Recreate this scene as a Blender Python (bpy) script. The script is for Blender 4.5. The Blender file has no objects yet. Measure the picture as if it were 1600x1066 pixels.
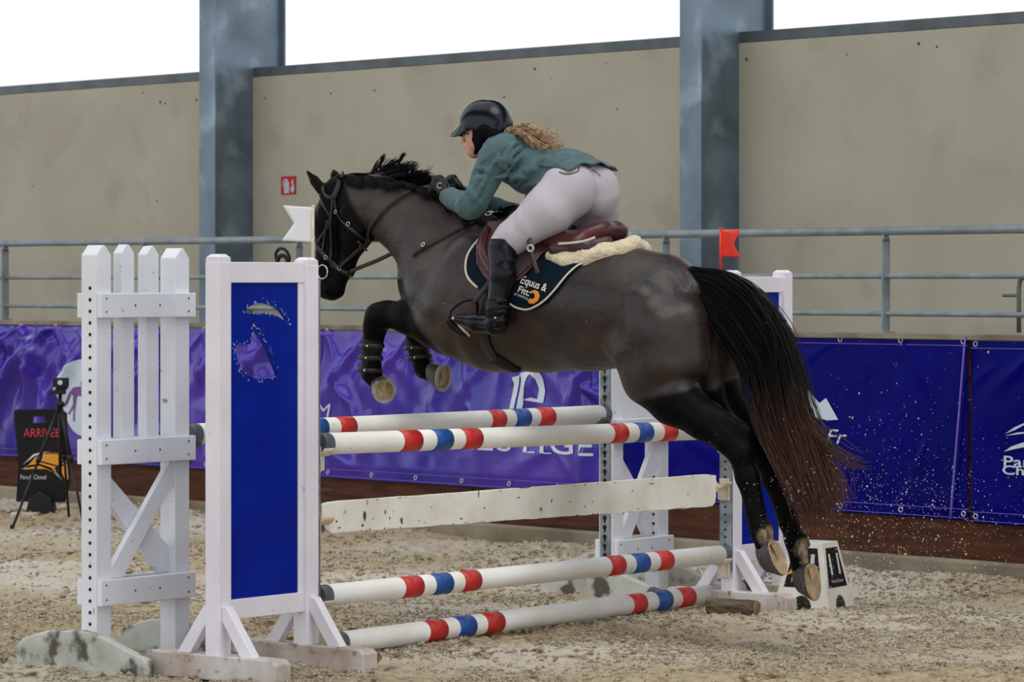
import bpy, math, random
import numpy as np
from mathutils import Vector, Matrix
from mathutils.bvhtree import BVHTree
from mathutils.geometry import delaunay_2d_cdt

# ---------------------------------------------------------------- camera, sky, light, exposure
SC = bpy.context.scene
COL = SC.collection
FPX, CAMZ, HORI = 5400.0, 1.55, 440.0
cam_d = bpy.data.cameras.new('camera')
cam_d.sensor_width = 36.0
cam_d.lens = FPX / 1600 * 36
cam_d.shift_y = -(533 - HORI) / 1600
cam_d.clip_end = 400
cam_d.dof.use_dof = True
cam_d.dof.focus_distance = 15.3
cam_d.dof.aperture_fstop = 7.1
cam = bpy.data.objects.new('camera', cam_d)
cam.location = (0, 0, CAMZ)
cam.rotation_euler = (math.pi / 2, 0, 0)
COL.objects.link(cam)
SC.camera = cam

world = bpy.data.worlds.new('overcast_sky')
SC.world = world
world.use_nodes = True
bg = world.node_tree.nodes['Background']
bg.inputs['Color'].default_value = (0.90, 0.95, 1.0, 1)
bg.inputs['Strength'].default_value = 0.97

sun_d = bpy.data.lights.new('sun', 'SUN')
sun_d.energy = .8
sun_d.angle = math.radians(35)
sun_d.color = (1.0, 0.95, 0.88)
sun = bpy.data.objects.new('sun', sun_d)
sun.rotation_euler = (math.radians(24), math.radians(8), 0)
sun.location = (0, 8, 12)
COL.objects.link(sun)

SC.view_settings.view_transform = 'Standard'
SC.view_settings.look = 'None'
SC.view_settings.gamma = 1
SC.view_settings.use_curve_mapping = False
SC.view_settings.exposure = 0.42

# ---------------------------------------------------------------- frames
class Frame:
    """local x along ang, local y = z cross x, local z up. px() meets the ray of a picture point with the plane local y = off."""
    def __init__(s, loc, dx, dy):
        n = math.hypot(dx, dy); s.x = (dx / n, dy / n); s.y = (-dy / n, dx / n)
        s.o = Vector(loc); s.ang = math.atan2(dy, dx)
    def px(s, px, py, off=0.0):
        q = (px - 800) / FPX
        Y = (off + s.y[0] * s.o.x + s.y[1] * s.o.y) / (s.y[0] * q + s.y[1])
        X = q * Y
        return Vector(((X - s.o.x) * s.x[0] + (Y - s.o.y) * s.x[1], off, CAMZ + (HORI - py) / FPX * Y - s.o.z))
    def loc(s, w):
        d = (w[0] - s.o.x, w[1] - s.o.y)
        return Vector((d[0] * s.x[0] + d[1] * s.x[1], d[0] * s.y[0] + d[1] * s.y[1], w[2] - s.o.z))
    def world(s, l):
        return Vector((s.o.x + l[0] * s.x[0] + l[1] * s.y[0], s.o.y + l[0] * s.x[1] + l[1] * s.y[1], s.o.z + l[2]))

S = (-.788, .615); P = (.615, .788)            # travel direction of the horse, run of the poles
HF = Frame((.114, 15.37, 0), *S)                # horse: x forwards, y to the camera side
WF = Frame((0, 20.6, 0), .675, -.737)           # hall wall: x to the right, y into the wall
def ground_pt(px, py):
    Y = FPX * CAMZ / (py - HORI); return ((px - 800) / FPX * Y, Y)

OFF = {}
def tag(o, label=None, cat=None, group=None, kind=None):
    if label: o['label'] = label
    if cat: o['category'] = cat
    if group: o['group'] = group
    if kind: o['kind'] = kind
    return o
def thing(name, label, cat, frame=None, base=(0, 0, 0), group=None, kind=None):
    o = bpy.data.objects.new(name, None); COL.objects.link(o)
    frame = frame or Frame((0, 0, 0), 1, 0)
    o.location = frame.world(base); o.rotation_euler = (0, 0, frame.ang)
    o.empty_display_size = .1
    OFF[o.name] = Vector(base)
    tag(o, label, cat, group, kind)
    return o
def root_of(o):
    while o.parent: o = o.parent
    return o

# ---------------------------------------------------------------- mesh builder
class MB:
    def __init__(s): s.v = []; s.f = []; s.m = []
    def add(s, vs, fs, mi=0):
        b = len(s.v); s.v += [tuple(v) for v in vs]; s.f += [tuple(i + b for i in f) for f in fs]; s.m += [mi] * len(fs); return s
    def box(s, x0, x1, y0, y1, z0, z1, mi=0):
        vs = [(x, y, z) for z in (z0, z1) for y in (y0, y1) for x in (x0, x1)]
        return s.add(vs, [(0, 2, 3, 1), (4, 5, 7, 6), (0, 1, 5, 4), (2, 6, 7, 3), (0, 4, 6, 2), (1, 3, 7, 5)], mi)
    def prism(s, poly, a, b, axis='y', mi=0):
        """poly of 2D points (x,z) extruded a..b along y (or (y,z) along x, (x,y) along z)."""
        f = {'y': lambda p, t: (p[0], t, p[1]), 'x': lambda p, t: (t, p[0], p[1]), 'z': lambda p, t: (p[0], p[1], t)}[axis]
        n = len(poly)
        vs = [f(p, a) for p in poly] + [f(p, b) for p in poly]
        fs = [tuple(range(n)), tuple(range(2 * n - 1, n - 1, -1))] + [(i, i + n, (i + 1) % n + n, (i + 1) % n) for i in range(n)]
        return s.add(vs, fs, mi)
    def tube(s, path, r, n=8, mi=0, cap=True, flat=1.0, up=None):
        path = [Vector(p) for p in path]; rs = r if isinstance(r, (list, tuple)) else [r] * len(path)
        vs = []; fs = []; ref = None
        for i, p in enumerate(path):
            t = (path[min(i + 1, len(path) - 1)] - path[max(i - 1, 0)])
            t = t.normalized() if t.length > 1e-9 else Vector((0, 0, 1))
            if up is not None:
                ref = up[i] if isinstance(up, list) else Vector(up)
            elif ref is None: ref = Vector((0, 0, 1)) if abs(t.z) < .9 else Vector((1, 0, 0))
            b = t.cross(ref); b = b.normalized() if b.length > 1e-6 else t.orthogonal().normalized()
            nn = b.cross(t).normalized(); ref = nn
            for k in range(n):
                a = 2 * math.pi * (k + .5) / n
                vs.append(p + b * math.cos(a) * rs[i] + nn * math.sin(a) * rs[i] * flat)
        for i in range(len(path) - 1):
            for k in range(n):
                fs.append((i * n + k, i * n + (k + 1) % n, (i + 1) * n + (k + 1) % n, (i + 1) * n + k))
        if cap:
            fs.append(tuple(range(n - 1, -1, -1))); fs.append(tuple((len(path) - 1) * n + k for k in range(n)))
        return s.add(vs, fs, mi)
    def ball(s, c, r, seg=10, rings=6, mi=0):
        rr = r if isinstance(r, (tuple, list)) else (r, r, r)
        vs = [(c[0], c[1], c[2] + rr[2])]
        for i in range(1, rings):
            th = math.pi * i / rings
            for k in range(seg):
                a = 2 * math.pi * k / seg
                vs.append((c[0] + rr[0] * math.sin(th) * math.cos(a), c[1] + rr[1] * math.sin(th) * math.sin(a), c[2] + rr[2] * math.cos(th)))
        vs.append((c[0], c[1], c[2] - rr[2])); fs = []
        for k in range(seg): fs.append((0, 1 + k, 1 + (k + 1) % seg))
        for i in range(rings - 2):
            for k in range(seg):
                a = 1 + i * seg; fs.append((a + k, a + seg + k, a + seg + (k + 1) % seg, a + (k + 1) % seg))
        a = 1 + (rings - 2) * seg
        for k in range(seg): fs.append((a + k, len(vs) - 1, a + (k + 1) % seg))
        return s.add(vs, fs, mi)
    def build(s, name, mats, parent=None, smooth=False, bevel=0, label=None, kind=None, off=None):
        me = bpy.data.meshes.new(name)
        if off is None: off = OFF.get(root_of(parent).name, Vector()) if parent else Vector()
        me.from_pydata([(v[0] - off[0], v[1] - off[1], v[2] - off[2]) for v in s.v], [], s.f)
        mats = mats if isinstance(mats, (list, tuple)) else [mats]
        for m in mats: me.materials.append(m)
        me.polygons.foreach_set('material_index', s.m)
        if smooth: me.polygons.foreach_set('use_smooth', [True] * len(s.f))
        me.update()
        return link(name, me, parent, bevel, label, kind)
def link(name, me, parent=None, bevel=0, label=None, kind=None):
    o = bpy.data.objects.new(name, me); COL.objects.link(o); o.parent = parent
    if bevel:
        m = o.modifiers.new('bevel', 'BEVEL'); m.width = bevel; m.segments = 2; m.limit_method = 'ANGLE'; m.angle_limit = math.radians(40)
    tag(o, label, None, None, kind)
    return o
def curve_mesh(loops, ext=0.0):
    cu = bpy.data.curves.new('outline', 'CURVE'); cu.dimensions = '2D'; cu.fill_mode = 'BOTH'; cu.extrude = ext / 2
    for lp in loops:
        sp = cu.splines.new('POLY'); sp.points.add(len(lp) - 1)
        for i, p in enumerate(lp): sp.points[i].co = (p[0], p[1], 0, 1)
        sp.use_cyclic_u = True
    return conv(cu)
def text_mesh(txt, size, ext=0.0, shear=0.0, off=0.0, spacing=1.0):
    cu = bpy.data.curves.new('text', 'FONT'); cu.body = txt; cu.size = size; cu.extrude = ext / 2; cu.shear = shear; cu.offset = off
    cu.space_character = spacing; cu.resolution_u = 4
    return conv(cu)
def conv(cu):
    o = bpy.data.objects.new('tmp', cu); COL.objects.link(o)
    dg = bpy.context.evaluated_depsgraph_get(); dg.update()
    me = bpy.data.meshes.new_from_object(o.evaluated_get(dg), depsgraph=dg)
    bpy.data.objects.remove(o)
    V = [tuple(v.co) for v in me.vertices]; F = [tuple(p.vertices) for p in me.polygons]
    bpy.data.meshes.remove(me)
    return V, F
def smooth_loop(pts, n=6, closed=True):
    """Catmull-Rom through points."""
    out = []; N = len(pts)
    rng = range(N) if closed else range(N - 1)
    for i in rng:
        g = (lambda j: pts[j % N]) if closed else (lambda j: pts[max(0, min(N - 1, j))])
        p0, p1, p2, p3 = [Vector(g(i + d)) for d in (-1, 0, 1, 2)]
        for k in range(n):
            t = k / n
            out.append(.5 * ((2 * p1) + (p2 - p0) * t + (2 * p0 - 5 * p1 + 4 * p2 - p3) * t * t + (3 * p1 - p0 - 3 * p2 + p3) * t ** 3))
    if not closed: out.append(Vector(pts[-1]))
    return out

# ---------------------------------------------------------------- materials
def srgb(r, g, b):
    f = lambda c: (c / 255 / 12.92) if c / 255 <= .04045 else ((c / 255 + .055) / 1.055) ** 2.4
    return (f(r), f(g), f(b), 1)
def mat(name, col, rough=.6, col2=None, nscale=6, metal=0, bump=0, bscale=60, spec=.5, dirt=None, dscale=9, dlo=.62, dhi=.7, coat=0, stretch=None, attr=None, attrcols=None, nlo=.35, nhi=.65, sheen=0):
    m = bpy.data.materials.new(name); m.use_nodes = True
    nt = m.node_tree; N = nt.nodes; L = nt.links; b = N['Principled BSDF']
    b.inputs['Roughness'].default_value = rough; b.inputs['Metallic'].default_value = metal
    b.inputs['Specular IOR Level'].default_value = spec
    b.inputs['Coat Weight'].default_value = coat; b.inputs['Coat Roughness'].default_value = .08
    b.inputs['Sheen Weight'].default_value = sheen
    tc = N.new('ShaderNodeTexCoord'); mp = N.new('ShaderNodeMapping'); L.new(tc.outputs['Object'], mp.inputs['Vector'])
    if stretch: mp.inputs['Scale'].default_value = stretch
    out = None
    def rgb(c): r = N.new('ShaderNodeRGB'); r.outputs[0].default_value = c; return r.outputs[0]
    def noise(sc, det=4):
        n = N.new('ShaderNodeTexNoise'); n.inputs['Scale'].default_value = sc; n.inputs['Detail'].default_value = det; L.new(mp.outputs[0], n.inputs['Vector']); return n.outputs['Fac']
    def mix(fac, a, c):
        x = N.new('ShaderNodeMix'); x.data_type = 'RGBA'; L.new(fac, x.inputs[0]); L.new(a, x.inputs[6]); L.new(c, x.inputs[7]); return x.outputs[2]
    def ramp(src, lo, hi):
        x = N.new('ShaderNodeMapRange'); x.inputs[1].default_value = lo; x.inputs[2].default_value = hi; L.new(src, x.inputs[0]); return x.outputs[0]
    out = rgb(col)
    if col2: out = mix(ramp(noise(nscale), nlo, nhi), out, rgb(col2))
    if attr:
        a = N.new('ShaderNodeAttribute'); a.attribute_name = attr; out = mix(a.outputs['Fac'], out, rgb(attrcols))
    if dirt: out = mix(ramp(noise(dscale, 8), dlo, dhi), out, rgb(dirt))
    L.new(out, b.inputs['Base Color'])
    if bump:
        bp = N.new('ShaderNodeBump'); bp.inputs['Strength'].default_value = bump; bp.inputs['Distance'].default_value = .01
        L.new(noise(bscale, 6), bp.inputs['Height']); L.new(bp.outputs[0], b.inputs['Normal'])
    return m

M = {}
M['white'] = mat('white_paint', srgb(238, 240, 245), .5, srgb(224, 226, 231), 3, dirt=srgb(150, 146, 140), dscale=24, dlo=.68, dhi=.76, bump=.08, bscale=40)
M['white_pink'] = mat('white_wing_paint', srgb(240, 235, 243), .42, srgb(228, 223, 231), 3, dirt=srgb(150, 140, 130), dscale=26, dlo=.71, dhi=.76, bump=.06, bscale=40)
M['foot'] = mat('muddy_white_paint', srgb(214, 210, 206), .6, srgb(176, 156, 140), 5, dirt=srgb(120, 100, 80), dscale=22, dlo=.58, dhi=.7, bump=.3, bscale=30)
M['foot_old'] = mat('weathered_paint', srgb(205, 207, 200), .7, srgb(170, 168, 155), 6, dirt=srgb(85, 80, 70), dscale=9, dlo=.52, dhi=.62, bump=.4, bscale=30)
M['blue'] = mat('blue_panel', srgb(0, 34, 150), .4, srgb(0, 26, 134), 4, dirt=srgb(50, 100, 190), dscale=14, dlo=.74, dhi=.82, spec=.12)
M['scuff'] = mat('scuffed_blue', srgb(40, 110, 190), .5, srgb(190, 210, 225), 40)
M['pole'] = mat('pole_paint', srgb(248, 246, 242), .45, srgb(234, 229, 219), 4, dirt=srgb(120, 110, 96), dscale=30, dlo=.7, dhi=.75, bump=.1, bscale=30)
M['red'] = mat('red_stripe', srgb(208, 36, 30), .45, srgb(190, 46, 40), 20, dirt=srgb(225, 190, 180), dscale=50, dlo=.7, dhi=.76)
M['bluestripe'] = mat('blue_stripe', srgb(14, 72, 150), .45, srgb(24, 84, 158), 20, dirt=srgb(190, 205, 220), dscale=50, dlo=.7, dhi=.76)
M['cap'] = mat('grey_end_cap', srgb(96, 100, 108), .6, srgb(70, 74, 80), 20, bump=.3)
M['plank'] = mat('plank_paint', srgb(246, 243, 234), .6, srgb(230, 224, 210), 5, dirt=srgb(70, 66, 62), dscale=11, dlo=.71, dhi=.74, bump=.25, bscale=40)
M['bare'] = mat('bare_grey_wood', srgb(110, 104, 92), .85, srgb(60, 56, 50), 14, bump=.6, bscale=50)
M['cup'] = mat('cup_plastic', srgb(222, 214, 200), .5, srgb(205, 190, 165), 20)
M['cup_tan'] = mat('cup_tan', srgb(212, 190, 150), .5)
M['galv'] = mat('galvanised_steel', srgb(150, 158, 162), .45, srgb(112, 120, 124), 18, metal=.4, bump=.1)
M['hole'] = mat('dark_hole', srgb(18, 18, 20), .8)
M['rail'] = mat('grey_rail', srgb(140, 150, 156), .42, srgb(116, 126, 132), 8, metal=.15)
M['column'] = mat('column_steel', srgb(128, 146, 160), .38, srgb(96, 112, 126), 2.2, metal=.35, dirt=srgb(160, 176, 190), dscale=3, dlo=.55, dhi=.72)
M['capsteel'] = mat('sill_steel', srgb(104, 112, 116), .5, srgb(84, 90, 94), 4, metal=.2)
M['concrete'] = mat('beige_concrete', srgb(196, 189, 170), .9, srgb(186, 178, 158), 1.2, bump=.25, bscale=60, dirt=srgb(172, 163, 144), dscale=2.3, dlo=.55, dhi=.8, spec=.2)
M['footing'] = mat('footing_concrete', srgb(150, 138, 118), .9, srgb(112, 100, 82), 3, bump=.5, bscale=30)
M['board'] = mat('brown_board', srgb(92, 54, 34), .75, srgb(62, 35, 23), 3, bump=.4, bscale=30, stretch=(1, 8, 8), dirt=srgb(130, 110, 88), dscale=2.5, dlo=.64, dhi=.8, spec=.2)
M['tarp_violet'] = mat('violet_tarp', srgb(80, 40, 170), .25, srgb(36, 16, 150), .9, spec=.7, bump=.3, bscale=11)
M['tarp_blue'] = mat('blue_tarp', srgb(2, 3, 116), .3, srgb(0, 2, 100), 1.5, spec=.06, bump=.3, bscale=7)
M['print'] = mat('white_print', srgb(205, 215, 228), .4)
M['print_violet'] = mat('violet_print', srgb(110, 70, 140), .4)
M['grommet'] = mat('grommet_metal', srgb(200, 200, 205), .3, metal=.6)
M['black'] = mat('black_plastic', srgb(22, 22, 24), .4, spec=.3)
M['blackfoam'] = mat('black_board', srgb(22, 20, 22), .6, srgb(30, 28, 28), 8, spec=.2)
M['redprint'] = mat('red_print', srgb(205, 50, 60), .5)
M['orange'] = mat('orange_print', srgb(225, 150, 40), .5)
M['greyprint'] = mat('grey_print', srgb(200, 202, 204), .5)
M['dimprint'] = mat('dim_print', srgb(95, 95, 98), .5)
M['sign_red'] = mat('sign_red', srgb(196, 30, 44), .4)
M['flag_white'] = mat('white_flag', srgb(226, 226, 232), .5)
M['flag_red'] = mat('red_flag', srgb(235, 48, 24), .45)
M['wood_log'] = mat('log_bark', srgb(120, 104, 84), .9, srgb(70, 58, 46), 8, bump=1, bscale=20, stretch=(1, 6, 6))
M['log_end'] = mat('log_end', srgb(176, 150, 112), .9, srgb(120, 96, 70), 14)
M['marker'] = mat('marker_plastic', srgb(226, 224, 214), .45, srgb(205, 202, 188), 6)
M['greenpipe'] = mat('green_pipe', srgb(96, 112, 108), .5)

# ---------------------------------------------------------------- noise
def vnoise(x, y, seed):
    xi = np.floor(x).astype(np.int64); yi = np.floor(y).astype(np.int64); xf = x - xi; yf = y - yi
    xf = xf * xf * (3 - 2 * xf); yf = yf * yf * (3 - 2 * yf)
    def h(a, b):
        n = (a * 374761393 + b * 668265263 + seed * 974634777) & 0xffffffff
        n = ((n ^ (n >> 13)) * 1274126177) & 0xffffffff
        return ((n ^ (n >> 16)) & 0xffff) / 65535.0
    a, b_, c, d = h(xi, yi), h(xi + 1, yi), h(xi, yi + 1), h(xi + 1, yi + 1)
    return (a * (1 - xf) + b_ * xf) * (1 - yf) + (c * (1 - xf) + d * xf) * yf - .5
def grid_mesh(name, X, Y, Z, material, parent=None, smooth=True, attrs=None, off=(0, 0, 0), kind=None):
    r, c = X.shape
    co = np.stack([X - off[0], Y - off[1], Z - off[2]], -1).reshape(-1, 3)
    idx = np.arange(r * c).reshape(r, c)
    F = np.stack([idx[:-1, :-1], idx[:-1, 1:], idx[1:, 1:], idx[1:, :-1]], -1).reshape(-1, 4)
    return np_mesh(name, co, F, material, parent, smooth, attrs, kind)
def np_mesh(name, co, F, material, parent=None, smooth=True, attrs=None, kind=None, label=None):
    me = bpy.data.meshes.new(name); k = F.shape[1]
    me.vertices.add(len(co)); me.vertices.foreach_set('co', co.astype(np.float32).ravel())
    me.loops.add(F.size); me.loops.foreach_set('vertex_index', F.astype(np.int32).ravel())
    me.polygons.add(len(F)); me.polygons.foreach_set('loop_start', np.arange(0, F.size, k, dtype=np.int32))
    me.polygons.foreach_set('loop_total', np.full(len(F), k, dtype=np.int32))
    me.update(calc_edges=True); me.validate()
    if smooth: me.polygons.foreach_set('use_smooth', np.ones(len(me.polygons), dtype=bool))
    for m in (material if isinstance(material, (list, tuple)) else [material]): me.materials.append(m)
    for n, a in (attrs or {}).items():
        at = me.attributes.new(n, 'FLOAT', 'POINT'); at.data.foreach_set('value', a.astype(np.float32).ravel())
    return link(name, me, parent, 0, label, kind)

# ---------------------------------------------------------------- ground
def ground_height(X, Y):
    z = .035 * vnoise(X / .9, Y / .9, 1) + .022 * vnoise(X / .3, Y / .3, 2)
    rough = np.clip(.75 + 1.2 * vnoise(X / 1.6, Y / 1.1, 9), .35, 1.2)
    a = vnoise(X / .085, Y / .085, 3); b = vnoise(X / .04, Y / .04, 4); c = vnoise(X / .024, Y / .024, 6)
    z = z + rough * (.022 * np.maximum(a, -.2) + .030 * b + .024 * c)
    # a low bank of pushed-up sand along the hall wall
    d = (X * -.737 + (Y - 20.6) * -.675)            # distance in front of the wall board
    z = z + .055 * np.exp(-((d - .45) / .38) ** 2) * (1 + vnoise(X / .5, Y / .5, 7)) 
    return z - .012
def ground_grid(x0, x1, y0, y1, dx, dy):
    GX, GY = np.meshgrid(np.arange(x0, x1 + dx / 2, dx), np.arange(y0, y1 + dy / 2, dy))
    GZ = ground_height(GX, GY)
    dry = np.clip(.45 + 2.2 * vnoise(GX / 1.5 + 3, GY / .9, 21) + .8 * vnoise(GX / .35, GY / .3, 22), 0, 1)
    dry = np.clip(dry + .9 * np.exp(-(((GX - 1.9) / 1.3) ** 2 + ((GY - 15.9) / .5) ** 2)) + .8 * np.exp(-(((GX + 2.1) / .7) ** 2 + ((GY - 13.9) / .5) ** 2)) + .6 * np.exp(-(((GX + .2) / 1.5) ** 2 + ((GY - 18.3) / .8) ** 2)) - .6 * np.exp(-(((GX - .6) / 1.6) ** 2 + ((GY - 13.6) / .7) ** 2)), 0, 1)
    cl_ = .7 * vnoise(GX / .030, GY / .045, 31) + .5 * vnoise(GX / .06, GY / .08, 32) + .35 * vnoise(GX / .8, GY / .6, 33)
    low = -(vnoise(GX / .04, GY / .04, 4) + .8 * vnoise(GX / .024, GY / .024, 6))
    clump_shade = np.clip((-cl_ - .22) * 4 + np.clip(low - .3, 0, 1) * 2.2, 0, 1)  # random dark clumps, plus shade painted into the hollows
    return GX, GY, GZ, {'dry': dry, 'clump_shade': clump_shade}
def ground_mat():
    m = bpy.data.materials.new('arena_sand'); m.use_nodes = True; nt = m.node_tree; N = nt.nodes; L = nt.links; b = N['Principled BSDF']
    b.inputs['Roughness'].default_value = .95; b.inputs['Specular IOR Level'].default_value = .2
    tc = N.new('ShaderNodeTexCoord')
    def at(n): a = N.new('ShaderNodeAttribute'); a.attribute_name = n; return a.outputs['Fac']
    def noise(s, det=6):
        n = N.new('ShaderNodeTexNoise'); n.inputs['Scale'].default_value = s; n.inputs['Detail'].default_value = det; L.new(tc.outputs['Object'], n.inputs['Vector']); return n.outputs['Fac']
    def mix(f, a, c):
        x = N.new('ShaderNodeMix'); x.data_type = 'RGBA'; L.new(f, x.inputs[0]) 
        for s_, i in ((a, 6), (c, 7)):
            if isinstance(s_, tuple): x.inputs[i].default_value = s_
            else: L.new(s_, x.inputs[i])
        return x.outputs[2]
    def rng(s, lo, hi):
        x = N.new('ShaderNodeMapRange'); x.inputs[1].default_value = lo; x.inputs[2].default_value = hi; L.new(s, x.inputs[0]); return x.outputs[0]
    c = mix(rng(noise(25), .35, .65), srgb(184, 168, 138), srgb(158, 141, 112))
    c = mix(at('dry'), c, srgb(196, 187, 172))
    c = mix(at('clump_shade'), c, srgb(96, 74, 50))
    c = mix(rng(noise(90), .62, .72), c, srgb(90, 70, 52))
    L.new(c, b.inputs['Base Color'])
    bp = N.new('ShaderNodeBump'); bp.inputs['Strength'].default_value = .8; bp.inputs['Distance'].default_value = .012
    L.new(noise(70, 8), bp.inputs['Height']); L.new(bp.outputs[0], b.inputs['Normal'])
    return m
M['sand'] = ground_mat()
GX, GY, GZ, at_ = ground_grid(-3.2, 3.3, 12.3, 18.6, .0125, .016)
g = grid_mesh('floor', GX, GY, GZ, M['sand'], attrs=at_, kind='structure')
GX, GY, GZ, at_ = ground_grid(-4.6, 4.0, 18.6, 26.4, .02, .028)
grid_mesh('far_sand', GX, GY, GZ, M['sand'], g, attrs=at_)
def clods(n, seed, y0, y1, k0, name):
    rg = np.random.default_rng(seed)
    Y = rg.uniform(y0, y1, n * 2); X = rg.uniform(-.16, .16, n * 2) * Y
    keep = rg.random(n * 2) < np.clip(.5 + 1.5 * vnoise(X / .5, Y / .5, 81) + 1.2 * vnoise(X / .12, Y / .16, 82), .05, 1)
    X, Y = X[keep][:n], Y[keep][:n]; m = len(X)
    r_ = k0 * (.0028 + np.minimum(rg.exponential(.0026, m), .014)); Z = ground_height(X, Y) + r_ * .15
    base = np.array([(1, 0, 0), (-1, 0, 0), (0, 1, 0), (0, -1, 0), (0, 0, 1), (0, 0, -1)], float)
    V = base[None] * (rg.uniform(.6, 1.35, (m, 6, 1)) * r_[:, None, None] * np.array([1.25, 1.2, .85])) + rg.normal(0, .18, (m, 6, 3)) * r_[:, None, None]
    a = rg.uniform(0, 6.28, m); c, s_ = np.cos(a)[:, None], np.sin(a)[:, None]
    x, y = V[:, :, 0] * c - V[:, :, 1] * s_, V[:, :, 0] * s_ + V[:, :, 1] * c
    V = np.stack([x + X[:, None], y + Y[:, None], V[:, :, 2] + Z[:, None]], -1).reshape(-1, 3)
    F0 = np.array([(4, 0, 2), (4, 2, 1), (4, 1, 3), (4, 3, 0), (5, 2, 0), (5, 1, 2), (5, 3, 1), (5, 0, 3)])
    F = (F0[None] + 6 * np.arange(m)[:, None, None]).reshape(-1, 3)
    tone = np.repeat(np.clip(rg.normal(.12, .26, m), 0, 1), 6); dr = np.repeat(np.clip(rg.normal(.35, .3, m), 0, 1), 6)
    np_mesh(name, V, F, M['sand'], g, True, {'dry': dr, 'clump_shade': tone}, kind='stuff')
clods(85000, 5, 12.7, 17.0, .82, 'sand_clods')
clods(45000, 6, 17.0, 24.5, 1.15, 'sand_clods')
outer = MB()
for x0, x1, y0, y1 in ((-30, 30, -6, 12.3), (-30, -3.2, 12.3, 18.6), (3.3, 30, 12.3, 18.6), (-30, -4.6, 18.6, 26.4), (4, 30, 18.6, 26.4), (-30, 30, 26.4, 45)):
    outer.add([(x0, y0, -.01), (x1, y0, -.01), (x1, y1, -.01), (x0, y1, -.01)], [(0, 1, 2, 3)])
outer.build('outer_ground', M['sand'], g)
tag(g, 'churned tan arena sand with pale dry patches')

# ---------------------------------------------------------------- kick board, footing, hall wall
def wx(px, off=0.0): return WF.px(px, HORI, off).x
kb = thing('wall_front', None, None, WF, kind='structure'); tag(kb, 'low brown timber kick boards on a concrete footing')
for k in range(-8, 9):
    x0 = k * 2.4 - .35; x1 = x0 + 2.39
    for j, (z0, z1) in enumerate(((.10, .33), (.335, .62), (.625, .93), (.935, 1.245))):
        MB().box(x0, x1, .0 + .004 * ((k + j) % 2), .05, z0, z1).build('plank', M['board'], kb, bevel=.005)
MB().box(-19.5, 21.2, -.03, .09, 1.245, 1.275).build('cap_rail', M['footing'], kb, bevel=.004)
MB().box(-19.5, 21.2, -.075, .3, -.2, .10).build('footing', M['footing'], kb, bevel=.012)
MB().box(-19.5, 21.2, .3, 3.9, -.2, .9).build('raised_walkway', M['footing'], kb)

# hall roof, unseen: dark sheeting to cut sky reflections, gaps shaped for top light
rf = thing('ceiling', None, None, WF, kind='structure'); tag(rf, 'unseen dark metal roof sheeting with open gaps added for top light')
M['roof'] = mat('roof_sheet', srgb(70, 70, 72), .8)
for y0, y1 in ((-1.0, 5.2), (-13, -8.0)):
    MB().box(-34, 34, y0, y1, 8.4, 8.5).build('roof_panel', M['roof'], rf)

# raised concrete wall behind the walkway
Y0B = 3.2                                             # set back from the kick board
def pz(py, px, off):                                   # height at that picture point on the plane
    return WF.px(px, py, off).z
topz = pz(92, 800, Y0B)
wb = thing('wall_back', None, None, WF, base=(0, Y0B, 0), kind='structure'); tag(wb, 'beige cast concrete wall panels of the riding hall')
cols = [(322, 350), (1073, 1108)]
cx = [wx(p[0], Y0B - .35) for p in cols]
sp = cx[1] - cx[0]
edges = [cx[0] + sp * k for k in range(-3, 5)]
for i in range(7):
    G = MB().box(edges[i] + .1, edges[i + 1] - .02 + .1, Y0B, Y0B + .16, 0, topz)
    G.build('panel', M['concrete'], wb, bevel=.012)
    MB().box(edges[i] + .14, edges[i + 1] - .02 + .06, Y0B + .005, Y0B + .12, topz, topz + .075).build('sill_channel', M['capsteel'], wb, bevel=.004)
rnd = random.Random(4)
hm = MB()
for i in range(46):
    x = rnd.uniform(edges[2] + .3, edges[5] - .3); z = rnd.choice([rnd.uniform(1.9, 3.2), topz - .06 - rnd.random() * .12])
    hm.tube([(x, Y0B - .0015, z), (x, Y0B + .01, z)], rnd.uniform(.006, .014), 7)
tag(hm.build('tie_hole', M['bare'], wb), kind='stuff')

def column(i):
    x = cx[i]; w = .205; d0 = Y0B - .42
    t = thing('steel_column', ['grey steel I-beam column left of the fire extinguisher sign', 'grey steel I-beam column behind the red flag'][i], 'column', WF, base=(x + w / 2, d0, 0), group=None)
    MB().box(x, x + w, d0, d0 + .018, 0, 8.4).build('front_flange', M['column'], t, bevel=.003)
    MB().box(x, x + w, d0 + .70, d0 + .718, 0, 8.4).build('rear_flange', M['column'], t, bevel=.003)
    MB().box(x + w / 2 + .04, x + w / 2 + .054, d0 + .018, d0 + .70, 0, 8.4).build('web', M['column'], t)
column(0); column(1)

# ---------------------------------------------------------------- railing on the kick board
rl = thing('railing', 'long grey tubular steel railing above the banners', 'railing', WF, base=(0, .04, 1.275))
for k in range(-5, 5):
    x0, x1 = k * 1.66, (k + 1) * 1.66
post_x = [wx(1040, .04) + 1.66 * k for k in range(-9, 9)]
xa, xb = post_x[0] - .9, post_x[-1] + .3
MB().tube([(xa, .04, 1.82), (xb, .04, 1.82)], .0235, 12).build('top_rail', M['rail'], rl, smooth=True)
for z in (1.578, 1.378):
    MB().tube([(xa, .045, z), (xb, .045, z)], .0145, 10).build('middle_rail', M['rail'], rl, smooth=True)
for x in post_x:
    G = MB().box(x - .006, x + .006, .012, .07, 1.27, 1.78)
    G.prism([(.012, 1.76), (.07, 1.76), (.058, 1.815), (.024, 1.815)], x - .006, x + .006, 'x')
    G.tube([(x - .028, .04, 1.82), (x + .028, .04, 1.82)], .025, 12)
    G.box(x - .03, x + .03, .0, .085, 1.270, 1.282)
    G.build('post', M['rail'], rl, bevel=.002)
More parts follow.
